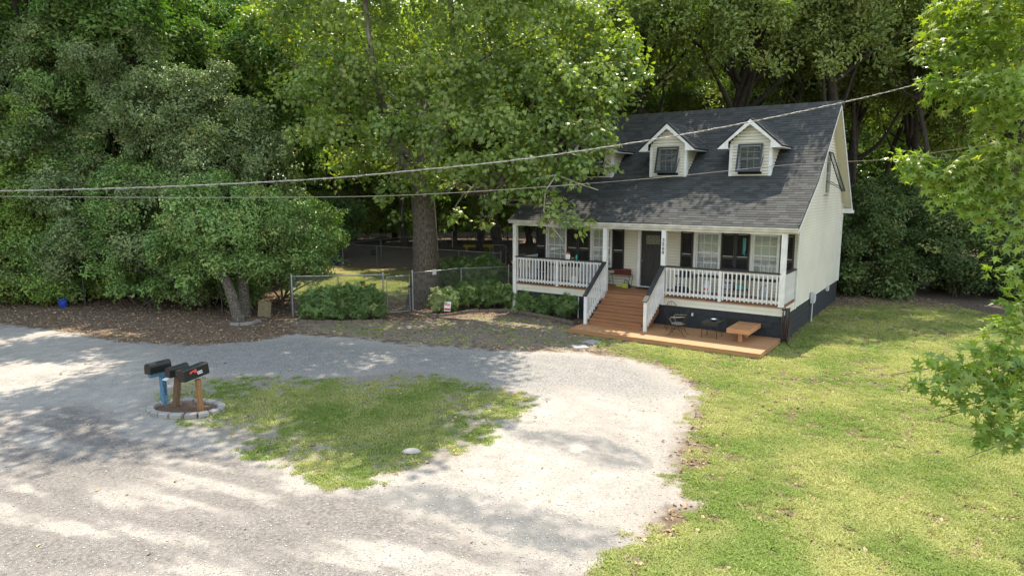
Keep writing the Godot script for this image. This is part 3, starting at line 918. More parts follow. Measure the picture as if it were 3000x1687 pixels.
func dormer(H: Node, cx: float) -> void:
	var F := 2.64
	var ew := 1.06
	var ey := 6.09
	var ry := 7.03
	var hwid := 0.70
	var inner := ry - 0.10
	var pent := PackedVector2Array([Vector2(cx - hwid + 0.02, 4.9), Vector2(cx + hwid - 0.02, 4.9), Vector2(cx + hwid - 0.02, 6.28), Vector2(cx, inner - 0.06), Vector2(cx - hwid + 0.02, 6.28)])
	var c := MB.new()
	c.prism(pent, -4.9, -(F + 1.0))
	for sd in [-1.0, 1.0]: c.box(hl(cx + sd * (hwid - 0.03) - 0.008, 4.95, F + 1.0), hl(cx + sd * (hwid - 0.03) + 0.008, 6.24, F + 0.03))
	c.box(hl(cx - hwid + 0.04, 6.20, F + 1.0), hl(cx + hwid - 0.04, 6.23, F + 0.03))
	var wall := put("dormer_wall", c, M.room, H)
	# front clapboards
	var y := 5.06
	while y < inner - 0.1:
		var half := minf(hwid - 0.02, (inner - y - 0.07) / 0.90)
		var cuts := [[-half, half]]
		if y + 0.09 > 5.24 and y < 6.10: cuts = [[-half, -0.40], [0.40, half]]
		for s in cuts:
			if s[1] - s[0] > 0.04: put("siding_board", board(hl(cx + s[0], y, F), hl(cx + s[1], y, F), 0.108, Vector3(0, 0, 1)), M.cream, wall)
		y += 0.105
	# cheeks
	for sd in [-1.0, 1.0]:
		y = 5.06
		while y < 6.25:
			var b1 := roof_front(y + 0.02)
			if b1 > F + 0.12: put("siding_board", board(hl(cx + sd * (hwid - 0.02), y, F + 0.02), hl(cx + sd * (hwid - 0.02), y, b1), 0.108, Vector3(sd, 0, 0)), M.cream, wall)
			y += 0.105
	var tr := MB.new()
	for sd in [-1.0, 1.0]:
		tr.box(hl(cx + sd * 0.66 - 0.05, 5.06, F + 0.03), hl(cx + sd * 0.66 + 0.05, 6.20, F - 0.024))
		tr.box(hl(cx + sd * 0.70 - 0.012, 5.06, F + 0.13), hl(cx + sd * 0.70 + 0.012, 6.20, F + 0.031))
	tr.box(hl(cx - 0.61, 5.03, F + 0.03), hl(cx + 0.61, 5.075, F - 0.022))
	put("dormer_trim", tr, M.trim, H)
	# window behind the shutter
	var w := MB.new()
	w.box(hl(cx - 0.40, 5.24, F + 0.08), hl(cx - 0.33, 6.14, F - 0.03))
	w.box(hl(cx + 0.33, 5.24, F + 0.08), hl(cx + 0.40, 6.14, F - 0.03))
	w.box(hl(cx - 0.33, 5.24, F + 0.08), hl(cx + 0.33, 5.30, F - 0.028))
	w.box(hl(cx - 0.33, 6.08, F + 0.08), hl(cx + 0.33, 6.14, F - 0.028))
	w.box(hl(cx - 0.33, 5.66, F + 0.06), hl(cx + 0.33, 5.71, F + 0.01))
	for k in [-0.11, 0.11]: w.box(hl(cx + k - 0.009, 5.30, F + 0.045), hl(cx + k + 0.009, 6.08, F + 0.03))
	for k in [5.48, 5.90]: w.box(hl(cx - 0.33, k - 0.009, F + 0.046), hl(cx + 0.33, k + 0.009, F + 0.032))
	var f := put("dormer_window", w, M.trim, H)
	var p := MB.new()
	p.quad(hl(cx - 0.33, 5.30, F + 0.05), hl(cx + 0.33, 5.30, F + 0.05), hl(cx + 0.33, 6.08, F + 0.05), hl(cx - 0.33, 6.08, F + 0.05))
	put("pane", p, M.glass, f)
	var t := Transform3D(Basis(Vector3.RIGHT, -0.26), hl(cx, 6.17, F - 0.035))
	louvre(-0.41, 0.41, -0.97, 0.0, 0.0, M.blue_shutter, H, "dormer_shutter", t, false, 0.052)
	var a := MB.new()
	a.tube([hl(cx + 0.43, 5.75, F - 0.03), t * Vector3(0.40, -0.93, 0.0)], [0.013, 0.013], 5)
	put("shutter_stay", a, M.blue_shutter, H)
	# roof
	var fb := F - 0.26
	var d := MB.new()
	var th := 0.045
	for sd in [-1.0, 1.0]:
		var e0 := hl(cx + sd * ew, ey, fb)
		var e1 := hl(cx + sd * ew, ey, roof_front(ey) + 0.1)
		var r0 := hl(cx, ry, fb)
		var r1 := hl(cx, ry, roof_front(ry) + 0.1)
		var dn := Vector3.DOWN * th
		if sd > 0: d.hexa([r1 + dn, e1 + dn, e0 + dn, r0 + dn, r1, e1, e0, r0])
		else: d.hexa([e1 + dn, r1 + dn, r0 + dn, e0 + dn, e1, r1, r0, e0])
	var rf := put("dormer_roof", d, M.roof_deck, H)
	for sd in [-1.0, 1.0]:
		var up := Vector3(-sd * ew, ry - ey, 0).normalized()
		var ln := Vector2(ew, ry - ey).length()
		var side := Vector3(0, 0, -1) if sd > 0 else Vector3(0, 0, 1)
		var depth_e := roof_front(ey) + 0.05 - fb
		var depth_r := roof_front(ry) + 0.05 - fb
		var back := fb + depth_r
		var o := hl(cx + sd * (ew + 0.02), ey - 0.015, fb - 0.01) if sd > 0 else hl(cx + sd * (ew + 0.02), ey - 0.015, back)
		slope(rf, o, side, up, depth_r, ln + 0.02, 0, 0.0, [0.0, 0.0, depth_e, depth_r] if sd > 0 else [depth_r - depth_e, 0.0, depth_r + 0.01, depth_r + 0.01])
	# white verge boards and boxed returns
	var v := MB.new()
	for sd in [-1.0, 1.0]:
		var q := PackedVector2Array([Vector2(cx + sd * ew, ey - 0.05), Vector2(cx, ry - 0.05), Vector2(cx, ry - 0.22), Vector2(cx + sd * 0.70, 6.255), Vector2(cx + sd * 0.70, 6.02), Vector2(cx + sd * ew, 6.02)])
		if sd > 0: q.reverse()
		if Geometry2D.is_polygon_clockwise(q): q.reverse()
		v.prism(q, -(fb + 0.035), -(fb + 0.004))
		v.box(hl(cx + sd * 0.885 - 0.175, 6.02, roof_front(6.0) - 0.02), hl(cx + sd * 0.885 + 0.175, 6.045, fb + 0.036))
	put("dormer_fascia", v, M.trim, H)
	var so := MB.new()
	for sd in [-1.0, 1.0]: so.quad(hl(cx + sd * 0.71, 6.31, fb + 0.036), hl(cx, ry - 0.12, fb + 0.036), hl(cx, ry - 0.12, F), hl(cx + sd * 0.71, 6.31, F))
	put("dormer_soffit", so, M.cream, H)

# ---------- deck and the things on it ----------
func deck_and_garden() -> void:
	var turn := -deg_to_rad(YAW)
	var dk := thing("wooden_deck", "low brown plank deck on the ground before the porch steps", "deck", HOUSE_AT, turn)
	var top := 0.153
	var fr := MB.new()
	fr.box(hl(-5.99, 0.01, -0.05), hl(0.02, 0.112, -2.34))
	put("frame", fr, M.navy, dk)
	for k in 17:
		var b := -2.385 + k * 0.1405
		var cut := -6.02 if b < -1.3 else -5.99
		put("deck_board", hb(cut, 0.05, 0.115, top, b, b + 0.135), M.decking if k % 3 else M.decking_b, dk)
	put("fascia_board", hb(-6.03, -2.9, 0.022, 0.112, -2.39, -2.362), M.decking_b, dk)
	put("fascia_board", hb(-2.896, 0.06, 0.022, 0.112, -2.39, -2.362), M.decking, dk)
	put("fascia_board", hb(0.025, 0.06, 0.022, 0.112, -2.36, -0.05), M.decking_b, dk)
	put("fascia_board", hb(-6.03, -6.0, 0.022, 0.112, -2.36, -0.05), M.decking_b, dk)
	# slatted bench
	var bn := thing("slatted_bench", "square slatted wooden bench on two stub posts on the deck", "bench", hw(-0.86, top, -0.74), turn)
	var m := MB.new()
	m.box(Vector3(-0.33, 0.28, -0.62), Vector3(-0.295, 0.41, 0.62)); m.box(Vector3(0.295, 0.28, -0.62), Vector3(0.33, 0.41, 0.62))
	m.box(Vector3(-0.33, 0.28, 0.622), Vector3(0.33, 0.41, 0.657)); m.box(Vector3(-0.33, 0.28, -0.657), Vector3(0.33, 0.41, -0.622))
	m.box(Vector3(-0.294, 0.29, -0.03), Vector3(0.294, 0.409, 0.03))
	put("apron", m, M.bench, bn)
	var sl := bx(Vector3(-0.018, 0.36, -0.621), Vector3(0.018, 0.414, 0.621)).mesh()
	for k in 9: put("slat", sl, M.bench, bn).position.x = -0.256 + k * 0.064
	for z in [-0.32, 0.36]: put("leg", bx(Vector3(-0.05, 0, z - 0.05), Vector3(0.05, 0.358, z + 0.05)), M.bench, bn)
	# small iron table and bowl
	var tb := thing("iron_table", "small square black metal table on four thin legs on the deck", "table", hw(-1.75, top, -1.0), turn)
	m = MB.new()
	m.box(Vector3(-0.25, 0.47, -0.28), Vector3(0.25, 0.495, 0.28))
	m.box(Vector3(-0.235, 0.40, 0.255), Vector3(0.235, 0.47, 0.265)); m.box(Vector3(-0.235, 0.40, -0.265), Vector3(0.235, 0.47, -0.255))
	put("table_top", m, M.iron, tb)
	for s in [[-1, -1], [1, -1], [1, 1], [-1, 1]]:
		m = MB.new()
		m.tube([Vector3(s[0] * 0.235, 0.47, s[1] * 0.26), Vector3(s[0] * 0.225, 0.3, s[1] * 0.25), Vector3(s[0] * 0.235, 0, s[1] * 0.27)], [0.012, 0.011, 0.011], 6)
		put("leg", m, M.iron, tb)
	m = MB.new()
	m.lathe([Vector2(0.0, 0.004), Vector2(0.07, 0.0), Vector2(0.09, 0.06), Vector2(0.105, 0.065), Vector2(0.10, 0.06), Vector2(0.08, 0.012), Vector2(0.0, 0.01)], Vector3.ZERO, 20)
	var bowl := put("metal_bowl", m, M.bowl, self)
	bowl.position = hw(-1.72, top + 0.496, -0.93)
	tag(bowl, "shallow shiny metal bowl on the small black table", "bowl")
	iron_chair(hw(-2.72, top, -1.3), turn - PI / 2 + 0.1, "wrought iron armchair with pale seat beside the small metal table", M.pale_iron)
	iron_chair(hw(-3.2, top, -0.55), turn + 0.5, "black wrought iron armchair against the dark foundation wall", M.iron)
	# hose on the corner
	var hs := thing("garden_hose", "coiled dark garden hose hanging at the porch corner", "hose", hw(0.16, 0.0, 0.02), turn)
	for k in 9:
		m = MB.new()
		var p := []
		var r := []
		var wv := 0.13 + 0.025 * R.randf() + 0.008 * k
		var hh := 0.46 + 0.06 * R.randf()
		var ox := R.randf_range(-0.05, 0.09)
		for i in 25:
			var a := TAU * i / 24.0
			p.append(Vector3(ox + 0.02 * sin(a * 2 + k), 0.62 + hh * cos(a) * (1.0 if cos(a) > 0 else 1.12), wv * 1.1 * sin(a) + 0.02))
			r.append(0.014)
		m.tube(p, r, 6, false)
		put("coil", m, M.hose, hs)
	m = MB.new()
	var pp := []
	var rr := []
	for i in 14:
		var a := i / 13.0
		pp.append(Vector3(0.05 + 0.75 * a, 0.016 + 0.2 * maxf(0, 0.25 - a), 0.05 + 0.35 * sin(a * 4.0)))
		rr.append(0.013)
	m.tube(pp, rr, 6)
	put("loose_end", m, M.hose, hs)
	put("bracket", bx(Vector3(-0.11, 1.03, -0.08), Vector3(0.06, 1.06, 0.10)), M.iron, hs)
	var ho := thing("outdoor_tap", "small pale tap with thin hose on the foundation wall", "tap", hw(-2.72, 0.6, -0.0), turn)
	put("valve", bx(Vector3(-0.025, -0.04, -0.03), Vector3(0.025, 0.05, 0.05)), M.grey_box, ho)
	m = MB.new()
	m.tube([Vector3(0, -0.04, 0.04), Vector3(0.02, -0.16, 0.06), Vector3(0.35, -0.34, 0.10), Vector3(0.9, -0.435, 0.14), Vector3(1.7, -0.43, 0.10), Vector3(2.3, -0.2, 0.06), Vector3(2.8, 0.06, 0.10)], [0.010, 0.010, 0.010, 0.010, 0.010, 0.010, 0.010], 6)
	put("supply_hose", m, M.iron, ho)
	# service boxes on the gable
	var mt := thing("meter_box", "grey utility box with pipe on the dark gable foundation", "utility box", hw(0.10, 0.0, 4.15), turn)
	m = MB.new()
	m.box(Vector3(0, 0.68, -0.13), Vector3(0.12, 1.06, 0.13)); m.box(Vector3(0.12, 0.74, -0.10), Vector3(0.14, 1.02, 0.10))
	put("case", m, M.grey_box, mt)
	m = MB.new()
	m.tube([Vector3(0.05, 0.68, 0), Vector3(0.05, 0.0, 0)], [0.022, 0.022], 8)
	put("pipe", m, M.grey_box, mt)
	var ob := put("outlet_box", bx(Vector3(0, -0.08, -0.11), Vector3(0.09, 0.10, 0.11)), M.grey_box, self)
	ob.position = hw(0.07, 0.80, 7.3); ob.rotation.y = turn
	tag(ob, "small pale outlet box near the far end of the gable foundation", "utility box")
	# stepping stones before the deck
	for q in [[2.02, -19.3, 0.2], [2.45, -19.95, 0.7]]:
		m = MB.new()
		m.hexa([Vector3(-0.24, 0, -0.22), Vector3(0.22, 0, -0.2), Vector3(0.24, 0, 0.22), Vector3(-0.21, 0, 0.2), Vector3(-0.225, 0.035, -0.205), Vector3(0.205, 0.037, -0.185), Vector3(0.225, 0.034, 0.205), Vector3(-0.195, 0.036, 0.185)])
		var o := put("stepping_stone", m, M.stone, self)
		o.position = Vector3(q[0], 0.0, q[1]); o.rotation.y = q[2]
		tag(o, "flat pale concrete stepping stone beside the corner of the wooden deck" if q[0] > 2.2 else "flat pale concrete stepping stone at the edge of the gravel drive", "paving slab", "stepping stones before the deck")

func iron_chair(at: Vector3, turn: float, label: String, seat: Material) -> void:
	var c := thing("iron_chair", label, "chair", at, turn)   # faces its own +z
	var m := MB.new()
	m.lathe([Vector2(0.0, 0.36), Vector2(0.20, 0.355), Vector2(0.215, 0.365), Vector2(0.20, 0.378), Vector2(0.0, 0.37)], Vector3.ZERO, 18)
	put("seat", m, seat, c)
	m = MB.new()
	var arc := []
	var rr := []
	for i in 13:
		var a := PI * i / 12.0
		arc.append(Vector3(0.20 * cos(a), 0.42 + 0.44 * sin(a) ** 0.7, -0.19 - 0.16 * sin(a)))
		rr.append(0.010)
	m.tube(arc, rr, 5)
	for k in 5:
		var x := -0.13 + k * 0.065
		m.tube([Vector3(x, 0.38, -0.18), Vector3(x * 1.1, 0.62, -0.27), Vector3(x * 0.9, 0.83 - absf(x) * 0.6, -0.34)], [0.007, 0.007, 0.007], 5)
	m.tube([Vector3(-0.17, 0.62, -0.27), Vector3(0, 0.60, -0.27), Vector3(0.17, 0.62, -0.27)], [0.007, 0.007, 0.007], 5)
	put("backrest", m, M.iron, c)
	for s in [-1.0, 1.0]:
		m = MB.new()
		m.tube([Vector3(s * 0.20, 0.62, -0.26), Vector3(s * 0.25, 0.60, -0.05), Vector3(s * 0.25, 0.585, 0.16), Vector3(s * 0.23, 0.53, 0.21), Vector3(s * 0.20, 0.37, 0.12)], [0.012, 0.014, 0.014, 0.011, 0.010], 6)
		put("armrest", m, seat, c)
		for z in [-1.0, 1.0]:
			m = MB.new()
			m.tube([Vector3(s * 0.15, 0.36, z * 0.14), Vector3(s * 0.17, 0.20, z * 0.15), Vector3(s * 0.20, 0.03, z * 0.22), Vector3(s * 0.205, 0.010, z * 0.30)], [0.010, 0.010, 0.009, 0.009], 5)
			put("leg", m, M.iron, c)
		m = MB.new()
		m.tube([Vector3(s * 0.185, 0.12, -0.18), Vector3(s * 0.16, 0.24, 0.0), Vector3(s * 0.185, 0.12, 0.18)], [0.007, 0.007, 0.007], 5)
		put("brace", m, M.iron, c)

# ---------- chain link ----------
func link_panel(a: Vector3, b: Vector3, h: float, step: float) -> MB:
	var m := MB.new()
	var d := b - a
	var l := d.length()
	d = d.normalized()
	var w := 0.0014
	var n := int(l / step)
	var side := d.cross(Vector3.UP) * w
	for dirn in [1.0, -1.0]:
		for k in range(-int(h / step) - 1, n + 2):
			# a straight strand at 45 degrees, clipped to the panel
			var s0 := k * step
			var s1 := s0 + h
			var u0 := 0.0
			var u1 := 1.0
			if s0 < 0: u0 = -s0 / h
			if s1 > l: u1 = (l - s0) / h
			if u1 - u0 < 0.02: continue
			var q0 := 0.03 + u0 * (h - 0.05)
			var q1 := 0.03 + u1 * (h - 0.05)
			if dirn < 0:
				q0 = h - q0; q1 = h - q1
			var p := a + d * (s0 + u0 * h) + Vector3.UP * q0
			var e := a + d * (s0 + u1 * h) + Vector3.UP * q1
			var up := (e - p).normalized().cross(side.normalized()) * w
			var f := side * (1.2 if dirn > 0 else 0.8)
			m.quad(p - up + f, e - up + f, e + up + f, p + up + f)
	return m

func fence_run(called: String, label: String, pts3: Array, h: float, step: float, group := "", old := false) -> void:
	var f := thing(called, label, "fence", pts3[0], 0.0, group)
	var o: Vector3 = pts3[0]
	for i in pts3.size():
		var p: Vector3 = pts3[i] - o
		var m := MB.new()
		var end := i == 0 or i == pts3.size() - 1
		m.tube([p, p + Vector3(0, h + (0.05 if end else 0.0), 0)], [0.033 if end else 0.024, 0.033 if end else 0.024], 8)
		if end: m.lathe([Vector2(0.036, h + 0.05), Vector2(0.034, h + 0.075), Vector2(0.0, h + 0.10)], p, 8)
		put("post", m, M.old_steel if old else M.steel, f)
		if i:
			var q: Vector3 = pts3[i - 1] - o
			m = MB.new()
			m.tube([q + Vector3(0, h - 0.01, 0), (q + p) / 2 + Vector3(0, h - 0.02, 0), p + Vector3(0, h - 0.01, 0)], [0.021, 0.021, 0.021], 6)
			put("top_rail", m, M.old_steel if old else M.steel, f)
			if not old: put("chain_link", link_panel(q, p, h - 0.02, step), M.wire, f)

func fences() -> void:
	fence_run("chain_link_fence", "chain link fence panel behind the clipped dark green bushes", [Vector3(-8.05, 0, -24.05), Vector3(-6.42, 0, -24.3), Vector3(-4.80, 0, -24.55)], 1.52, 0.075)
	fence_run("chain_link_fence", "chain link fence from the gate past the large tree to the house", [Vector3(-3.80, 0, -25.15), Vector3(-2.05, 0, -26.6), Vector3(-0.13, 0, -27.2)], 1.52, 0.075)
	fence_run("chain_link_fence", "chain link fence overgrown by the dense thicket beside the road", [Vector3(-20.65, 0, -27.71), Vector3(-17.15, 0, -26.33), Vector3(-13.92, 0, -25.5), Vector3(-11.04, 0, -24.94), Vector3(-8.12, 0, -24.12)], 1.52, 0.11, "", true)
	fence_run("chain_link_fence", "low chain link fence crossing the back yard to the house", [Vector3(-10.8, 0, -42.3), Vector3(-8.3, 0, -40.7), Vector3(-5.72, 0, -39.16), Vector3(-3.0, 0, -37.4), Vector3(-0.6, 0, -36.0)], 1.25, 0.08)
	fence_run("chain_link_fence", "chain link fence running back into the shaded yard", [Vector3(-10.85, 0, -42.45), Vector3(-9.07, 0, -45.96), Vector3(-7.4, 0, -49.72), Vector3(-4.86, 0, -54.15)], 1.25, 0.1)
	fence_run("chain_link_fence", "far chain link fence below the trees at the back boundary", [Vector3(-21.3, 0, -70), Vector3(-16.3, 0, -67), Vector3(-12.3, 0, -64), Vector3(-7.1, 0, -61), Vector3(-1, 0, -59)], 1.35, 0.14)
	var lp := thing("gate_hoop", "rounded tubular gate frame in the back yard fence", "gate", Vector3(-1.16, 0, -40.3), -0.35)
	var m := MB.new()
	m.tube([Vector3(0, 0, 0), Vector3(0, 1.25, 0), Vector3(0.05, 1.33, 0), Vector3(0.8, 1.33, 0), Vector3(0.85, 1.25, 0), Vector3(0.85, 0, 0)], [0.02, 0.02, 0.02, 0.02, 0.02, 0.02], 6)
	put("frame", m, M.steel, lp)
	put("chain_link", link_panel(Vector3(0.02, 0, 0), Vector3(0.83, 0, 0), 1.3, 0.08), M.wire, lp)
	# walk gate
	var a := Vector3(-4.68, 0, -24.60)
	var b := Vector3(-3.90, 0, -25.08)
	var g := thing("walk_gate", "chain link walk gate in a steel frame beside the large tree", "gate", a)
	var e := b - a
	m = MB.new()
	for y in [0.06, 0.72, 1.42]: m.tube([Vector3(0, y, 0), e + Vector3(0, y, 0)], [0.018, 0.018], 6)
	for p in [Vector3.ZERO, e]: m.tube([p + Vector3(0, 0.05, 0), p + Vector3(0, 1.44, 0)], [0.018, 0.018], 6)
	put("frame", m, M.steel, g)
	put("chain_link", link_panel(Vector3(0, 0.06, 0), e + Vector3(0, 0.06, 0), 1.36, 0.075), M.wire, g)
	put("latch", bx(e + Vector3(-0.05, 0.95, -0.03), e + Vector3(0.09, 1.03, 0.03)), M.iron, g)
	# warning sign by the shrubs
	var sg := thing("yard_sign", "small white and red sign on a wire stake beside the shrubs", "sign", Vector3(-2.45, 0, -24.62), 0.25)
	var t := Transform3D(Basis(Vector3(0, 0, 1), -0.14), Vector3(0, 0.12, 0))
	m = MB.new()
	m.box(Vector3(-0.12, 0.0, -0.006), Vector3(0.12, 0.36, 0.006), t)
	put("board", m, M.white, sg)
	m = MB.new()
	m.box(Vector3(-0.11, 0.03, 0.007), Vector3(0.11, 0.12, 0.009), t)
	put("red_panel", m, M.red, sg)
	m = MB.new()
	for k in 5: m.box(Vector3(-0.09 + k * 0.038, 0.20, 0.007), Vector3(-0.067 + k * 0.038, 0.29, 0.009), t)
	put("lettering", m, M.red, sg)
	m = MB.new()
	for x in [-0.08, 0.08]: m.tube([t * Vector3(x, 0.02, 0), Vector3(x, -0.05, 0)], [0.005, 0.005], 5)
	put("stake", m, M.steel, sg)
	var nt := put("fence_tag", bx(Vector3(-0.09, -0.11, 0.03), Vector3(0.09, 0.10, 0.035)), M.grey_box, self)
	nt.position = Vector3(-3.05, 1.47, -25.76); nt.rotation.y = 0.7
	tag(nt, "small pale tag hanging on the fence rail before the trunk", "tag")
	# concrete edging of the beds
	edging("bed_edging", "curved concrete edging along the bed under the large tree", [Vector2(-3.75, -25.0), Vector2(-3.2, -24.45), Vector2(-2.75, -24.12), Vector2(-2.2, -24.42), Vector2(-1.6, -25.0), Vector2(-0.9, -25.15), Vector2(-0.2, -25.25), Vector2(0.5, -24.75), Vector2(1.2, -24.0), Vector2(1.95, -23.0), Vector2(2.15, -22.7)])
	edging("bed_edging", "straight concrete edging before the clipped dark green bushes", [Vector2(-7.5, -23.05), Vector2(-6.0, -22.95), Vector2(-4.55, -23.1)])
	edging("tree_edging", "short grey curved edging around the twin leaning trunks", [Vector2(-9.75, -22.6), Vector2(-9.4, -22.5), Vector2(-9.05, -22.75), Vector2(-8.95, -23.2)], M.stone_b)

func edging(called: String, label: String, p: Array, m: Material = null) -> void:
	var o := thing(called, label, "edging", Vector3(p[0].x, 0, p[0].y))
	var pc := 0.30
	for i in p.size() - 1:
		var l: float = p[i].distance_to(p[i + 1])
		var n := maxi(1, int(l / pc))
		for k in n:
			var a: Vector2 = p[i].lerp(p[i + 1], (k + 0.03) / n) - p[0]
			var b: Vector2 = p[i].lerp(p[i + 1], (k + 0.97) / n) - p[0]
			var s := MB.new()
			var y := 0.075 + 0.02 * R.randf()
			s.beam(Vector3(a.x, y / 2, a.y), Vector3(b.x, y / 2, b.y), 0.08, y)
			s.beam(Vector3(a.x, y + 0.008, a.y), Vector3(b.x, y + 0.008, b.y), 0.05, 0.016)
			put("edging_stone", s, m if m else M.edging, o)

# ---------- mailboxes, wires, small things ----------
func arch_box(w: float, h: float, l: float) -> MB:  # an arched mailbox body, front at z = 0, running to -z
	var p := PackedVector2Array([Vector2(-w / 2, 0), Vector2(w / 2, 0)])
	for i in 9:
		var a := PI * i / 8.0
		p.append(Vector2(w / 2 * cos(a), h - w / 2 + w / 2 * sin(a)))
	var m := MB.new()
	m.prism(p, -l, 0)
	return m

func door_plate(w: float, h: float) -> MB:
	var p := PackedVector2Array([Vector2(-w / 2, 0), Vector2(w / 2, 0)])
	for i in 9:
		var a := PI * i / 8.0
		p.append(Vector2(w / 2 * cos(a), h - w / 2 + w / 2 * sin(a)))
	var m := MB.new()
	m.prism(p, 0.0, 0.016)
	return m

func street_things() -> void:
	var y0 := 0.0
	var phi := -0.433
	# blue post
	var a := thing("mailbox", "black arched mailbox on a peeling blue post", "mailbox", Vector3(-7.55, y0, -13.93), phi)
	var m := MB.new()
	m.box(Vector3(-0.05, 0, -0.05), Vector3(0.05, 0.76, 0.05))
	var post := put("post", m, M.post_blue, a)
	for k in 4:
		var d := put("post_number", glyph("3222"[k], 0.085, 0.010), M.digit_blue, post)
		d.transform = Transform3D(Basis(Vector3.UP, PI / 2), Vector3(0.052, 0.60 - k * 0.105, 0.0))
	put("arm", bx(Vector3(-0.045, 0.69, 0.05), Vector3(0.045, 0.778, 0.30)), M.post_blue, a)
	var bd := put("box", arch_box(0.17, 0.225, 0.50), M.box_black, a)
	bd.position = Vector3(0, 0.781, 0.33)
	var dp := put("box_door", door_plate(0.176, 0.23), M.box_rust, a)
	dp.position = Vector3(0, 0.779, 0.331)
	# leaning brown post
	var b := thing("mailbox", "weathered dark mailbox with open door on a leaning brown post", "mailbox", Vector3(-7.22, y0, -13.74), phi)
	m = MB.new()
	m.hexa([Vector3(-0.055, 0, -0.05), Vector3(0.055, 0, -0.05), Vector3(0.055, 0, 0.05), Vector3(-0.055, 0, 0.05), Vector3(0.025, 0.73, -0.11), Vector3(0.135, 0.73, -0.11), Vector3(0.135, 0.73, -0.01), Vector3(0.025, 0.73, -0.01)])
	put("post", m, M.post_wood, b)
	var t := Transform3D(Basis(Vector3(1, 0, 0), 0.03) * Basis(Vector3(0, 0, 1), -0.05), Vector3(0.08, 0.733, 0.19))
	var body := arch_box(0.165, 0.215, 0.47)
	var b2 := put("box", body, M.box_black, b)
	b2.transform = t
	var mouth := put("opening", door_plate(0.145, 0.19), M.box_rust, b)
	mouth.transform = t * Transform3D(Basis.IDENTITY, Vector3(0, 0.01, -0.012))
	m = MB.new()
	m.box(Vector3(-0.06, -0.01, 0.0), Vector3(0.06, 0.0, 0.10))
	var od := put("open_door", m, M.grey_box, b)
	od.transform = t * Transform3D(Basis(Vector3.RIGHT, 0.25), Vector3(0, 0.0, 0.0))
	var nm := put("box_number", glyph("3263", 0.095, 0.008), M.digit_pale, b)
	nm.transform = t * Transform3D(Basis(Vector3.UP, PI / 2), Vector3(0.085, 0.075, -0.27))
	# square black box, tilted
	var c := thing("mailbox", "square black mailbox with red flag tilted on a newer wooden post", "mailbox", Vector3(-6.54, y0, -13.45), phi - 0.12)
	m = MB.new()
	m.hexa([Vector3(-0.045, 0, -0.045), Vector3(0.045, 0, -0.045), Vector3(0.045, 0, 0.045), Vector3(-0.045, 0, 0.045), Vector3(-0.075, 0.72, -0.045), Vector3(0.015, 0.72, -0.045), Vector3(0.015, 0.72, 0.045), Vector3(-0.075, 0.72, 0.045)])
	put("post", m, M.post_new, c)
	t = Transform3D(Basis(Vector3(0, 0, 1), 0.10) * Basis(Vector3(1, 0, 0), 0.13), Vector3(-0.03, 0.735, 0.33))
	m = MB.new()
	m.prism(PackedVector2Array([Vector2(-0.09, 0), Vector2(0.09, 0), Vector2(0.115, 0.22), Vector2(0.10, 0.245), Vector2(-0.10, 0.245), Vector2(-0.115, 0.22)]), -0.56, 0.0)
	var cb := put("box", m, M.box_black, c)
	cb.transform = t
	m = MB.new()
	m.prism(PackedVector2Array([Vector2(-0.10, 0.015), Vector2(0.10, 0.015), Vector2(0.122, 0.22), Vector2(0.105, 0.252), Vector2(-0.105, 0.252), Vector2(-0.122, 0.22)]), 0.001, 0.03)
	put("box_door", m, M.box_rust, c).transform = t
	m = MB.new()
	m.prism(PackedVector2Array([Vector2(0.0, 0.0), Vector2(0.04, 0.0), Vector2(0.05, 0.02), Vector2(0.10, 0.02), Vector2(0.10, -0.01), Vector2(0.155, -0.01), Vector2(0.155, 0.065), Vector2(0.0, 0.04)]), 0, 0.008)
	var fl := put("flag", m, M.red, c)
	fl.transform = t * Transform3D(Basis(Vector3.UP, PI / 2), Vector3(0.114, 0.135, -0.12))
	var st := put("number_sticker", bx(Vector3(0.106, 0.07, -0.40), Vector3(0.1115, 0.13, -0.29)), M.white, c)
	st.transform = t
	var sn := put("sticker_number", glyph("3260", 0.035, 0.003), M.digit_dark, c)
	sn.transform = t * Transform3D(Basis(Vector3.UP, PI / 2), Vector3(0.113, 0.10, -0.345))
	# ring of blocks with mulch
	var ring := thing("stone_ring", "oval ring of grey edging blocks around the mailbox posts", "edging", Vector3(-6.93, y0, -13.62))
	for k in 17:
		var an := TAU * (k + R.randf_range(-0.08, 0.08)) / 17.0
		var p := Vector3(0.76 * cos(an), 0, 0.50 * sin(an) + 0.09 * cos(an))
		var tn := Vector3(-0.76 * sin(an), 0, 0.50 * cos(an) - 0.09 * sin(an)).normalized()
		m = MB.new()
		var w := (Vector2(0.76 * sin(an), 0.50 * cos(an)).length()) * PI / 17.0 - 0.016 - 0.014 * R.randf()
		var hh := 0.085 + 0.02 * R.randf()
		m.hexa([Vector3(-w, 0, -0.075), Vector3(w, 0, -0.075), Vector3(w, 0, 0.075), Vector3(-w, 0, 0.075), Vector3(-w, hh - 0.02, -0.075), Vector3(w, hh - 0.02, -0.075), Vector3(w, hh - 0.025, 0.075), Vector3(-w, hh - 0.02, 0.075)])
		m.hexa([Vector3(-w, hh - 0.02, -0.075), Vector3(w, hh - 0.02, -0.075), Vector3(w, hh - 0.025, 0.075), Vector3(-w, hh - 0.02, 0.075), Vector3(-w + 0.018, hh, -0.055), Vector3(w - 0.02, hh + 0.004, -0.055), Vector3(w - 0.02, hh, 0.05), Vector3(-w + 0.016, hh, 0.055)])
		var o := put("stone", m, M.stone if k % 3 else M.stone_b, ring)
		o.transform = Transform3D(Basis(tn, Vector3.UP, tn.cross(Vector3.UP)) * Basis(Vector3.UP, R.randf_range(-0.12, 0.12)), p)
	m = MB.new()
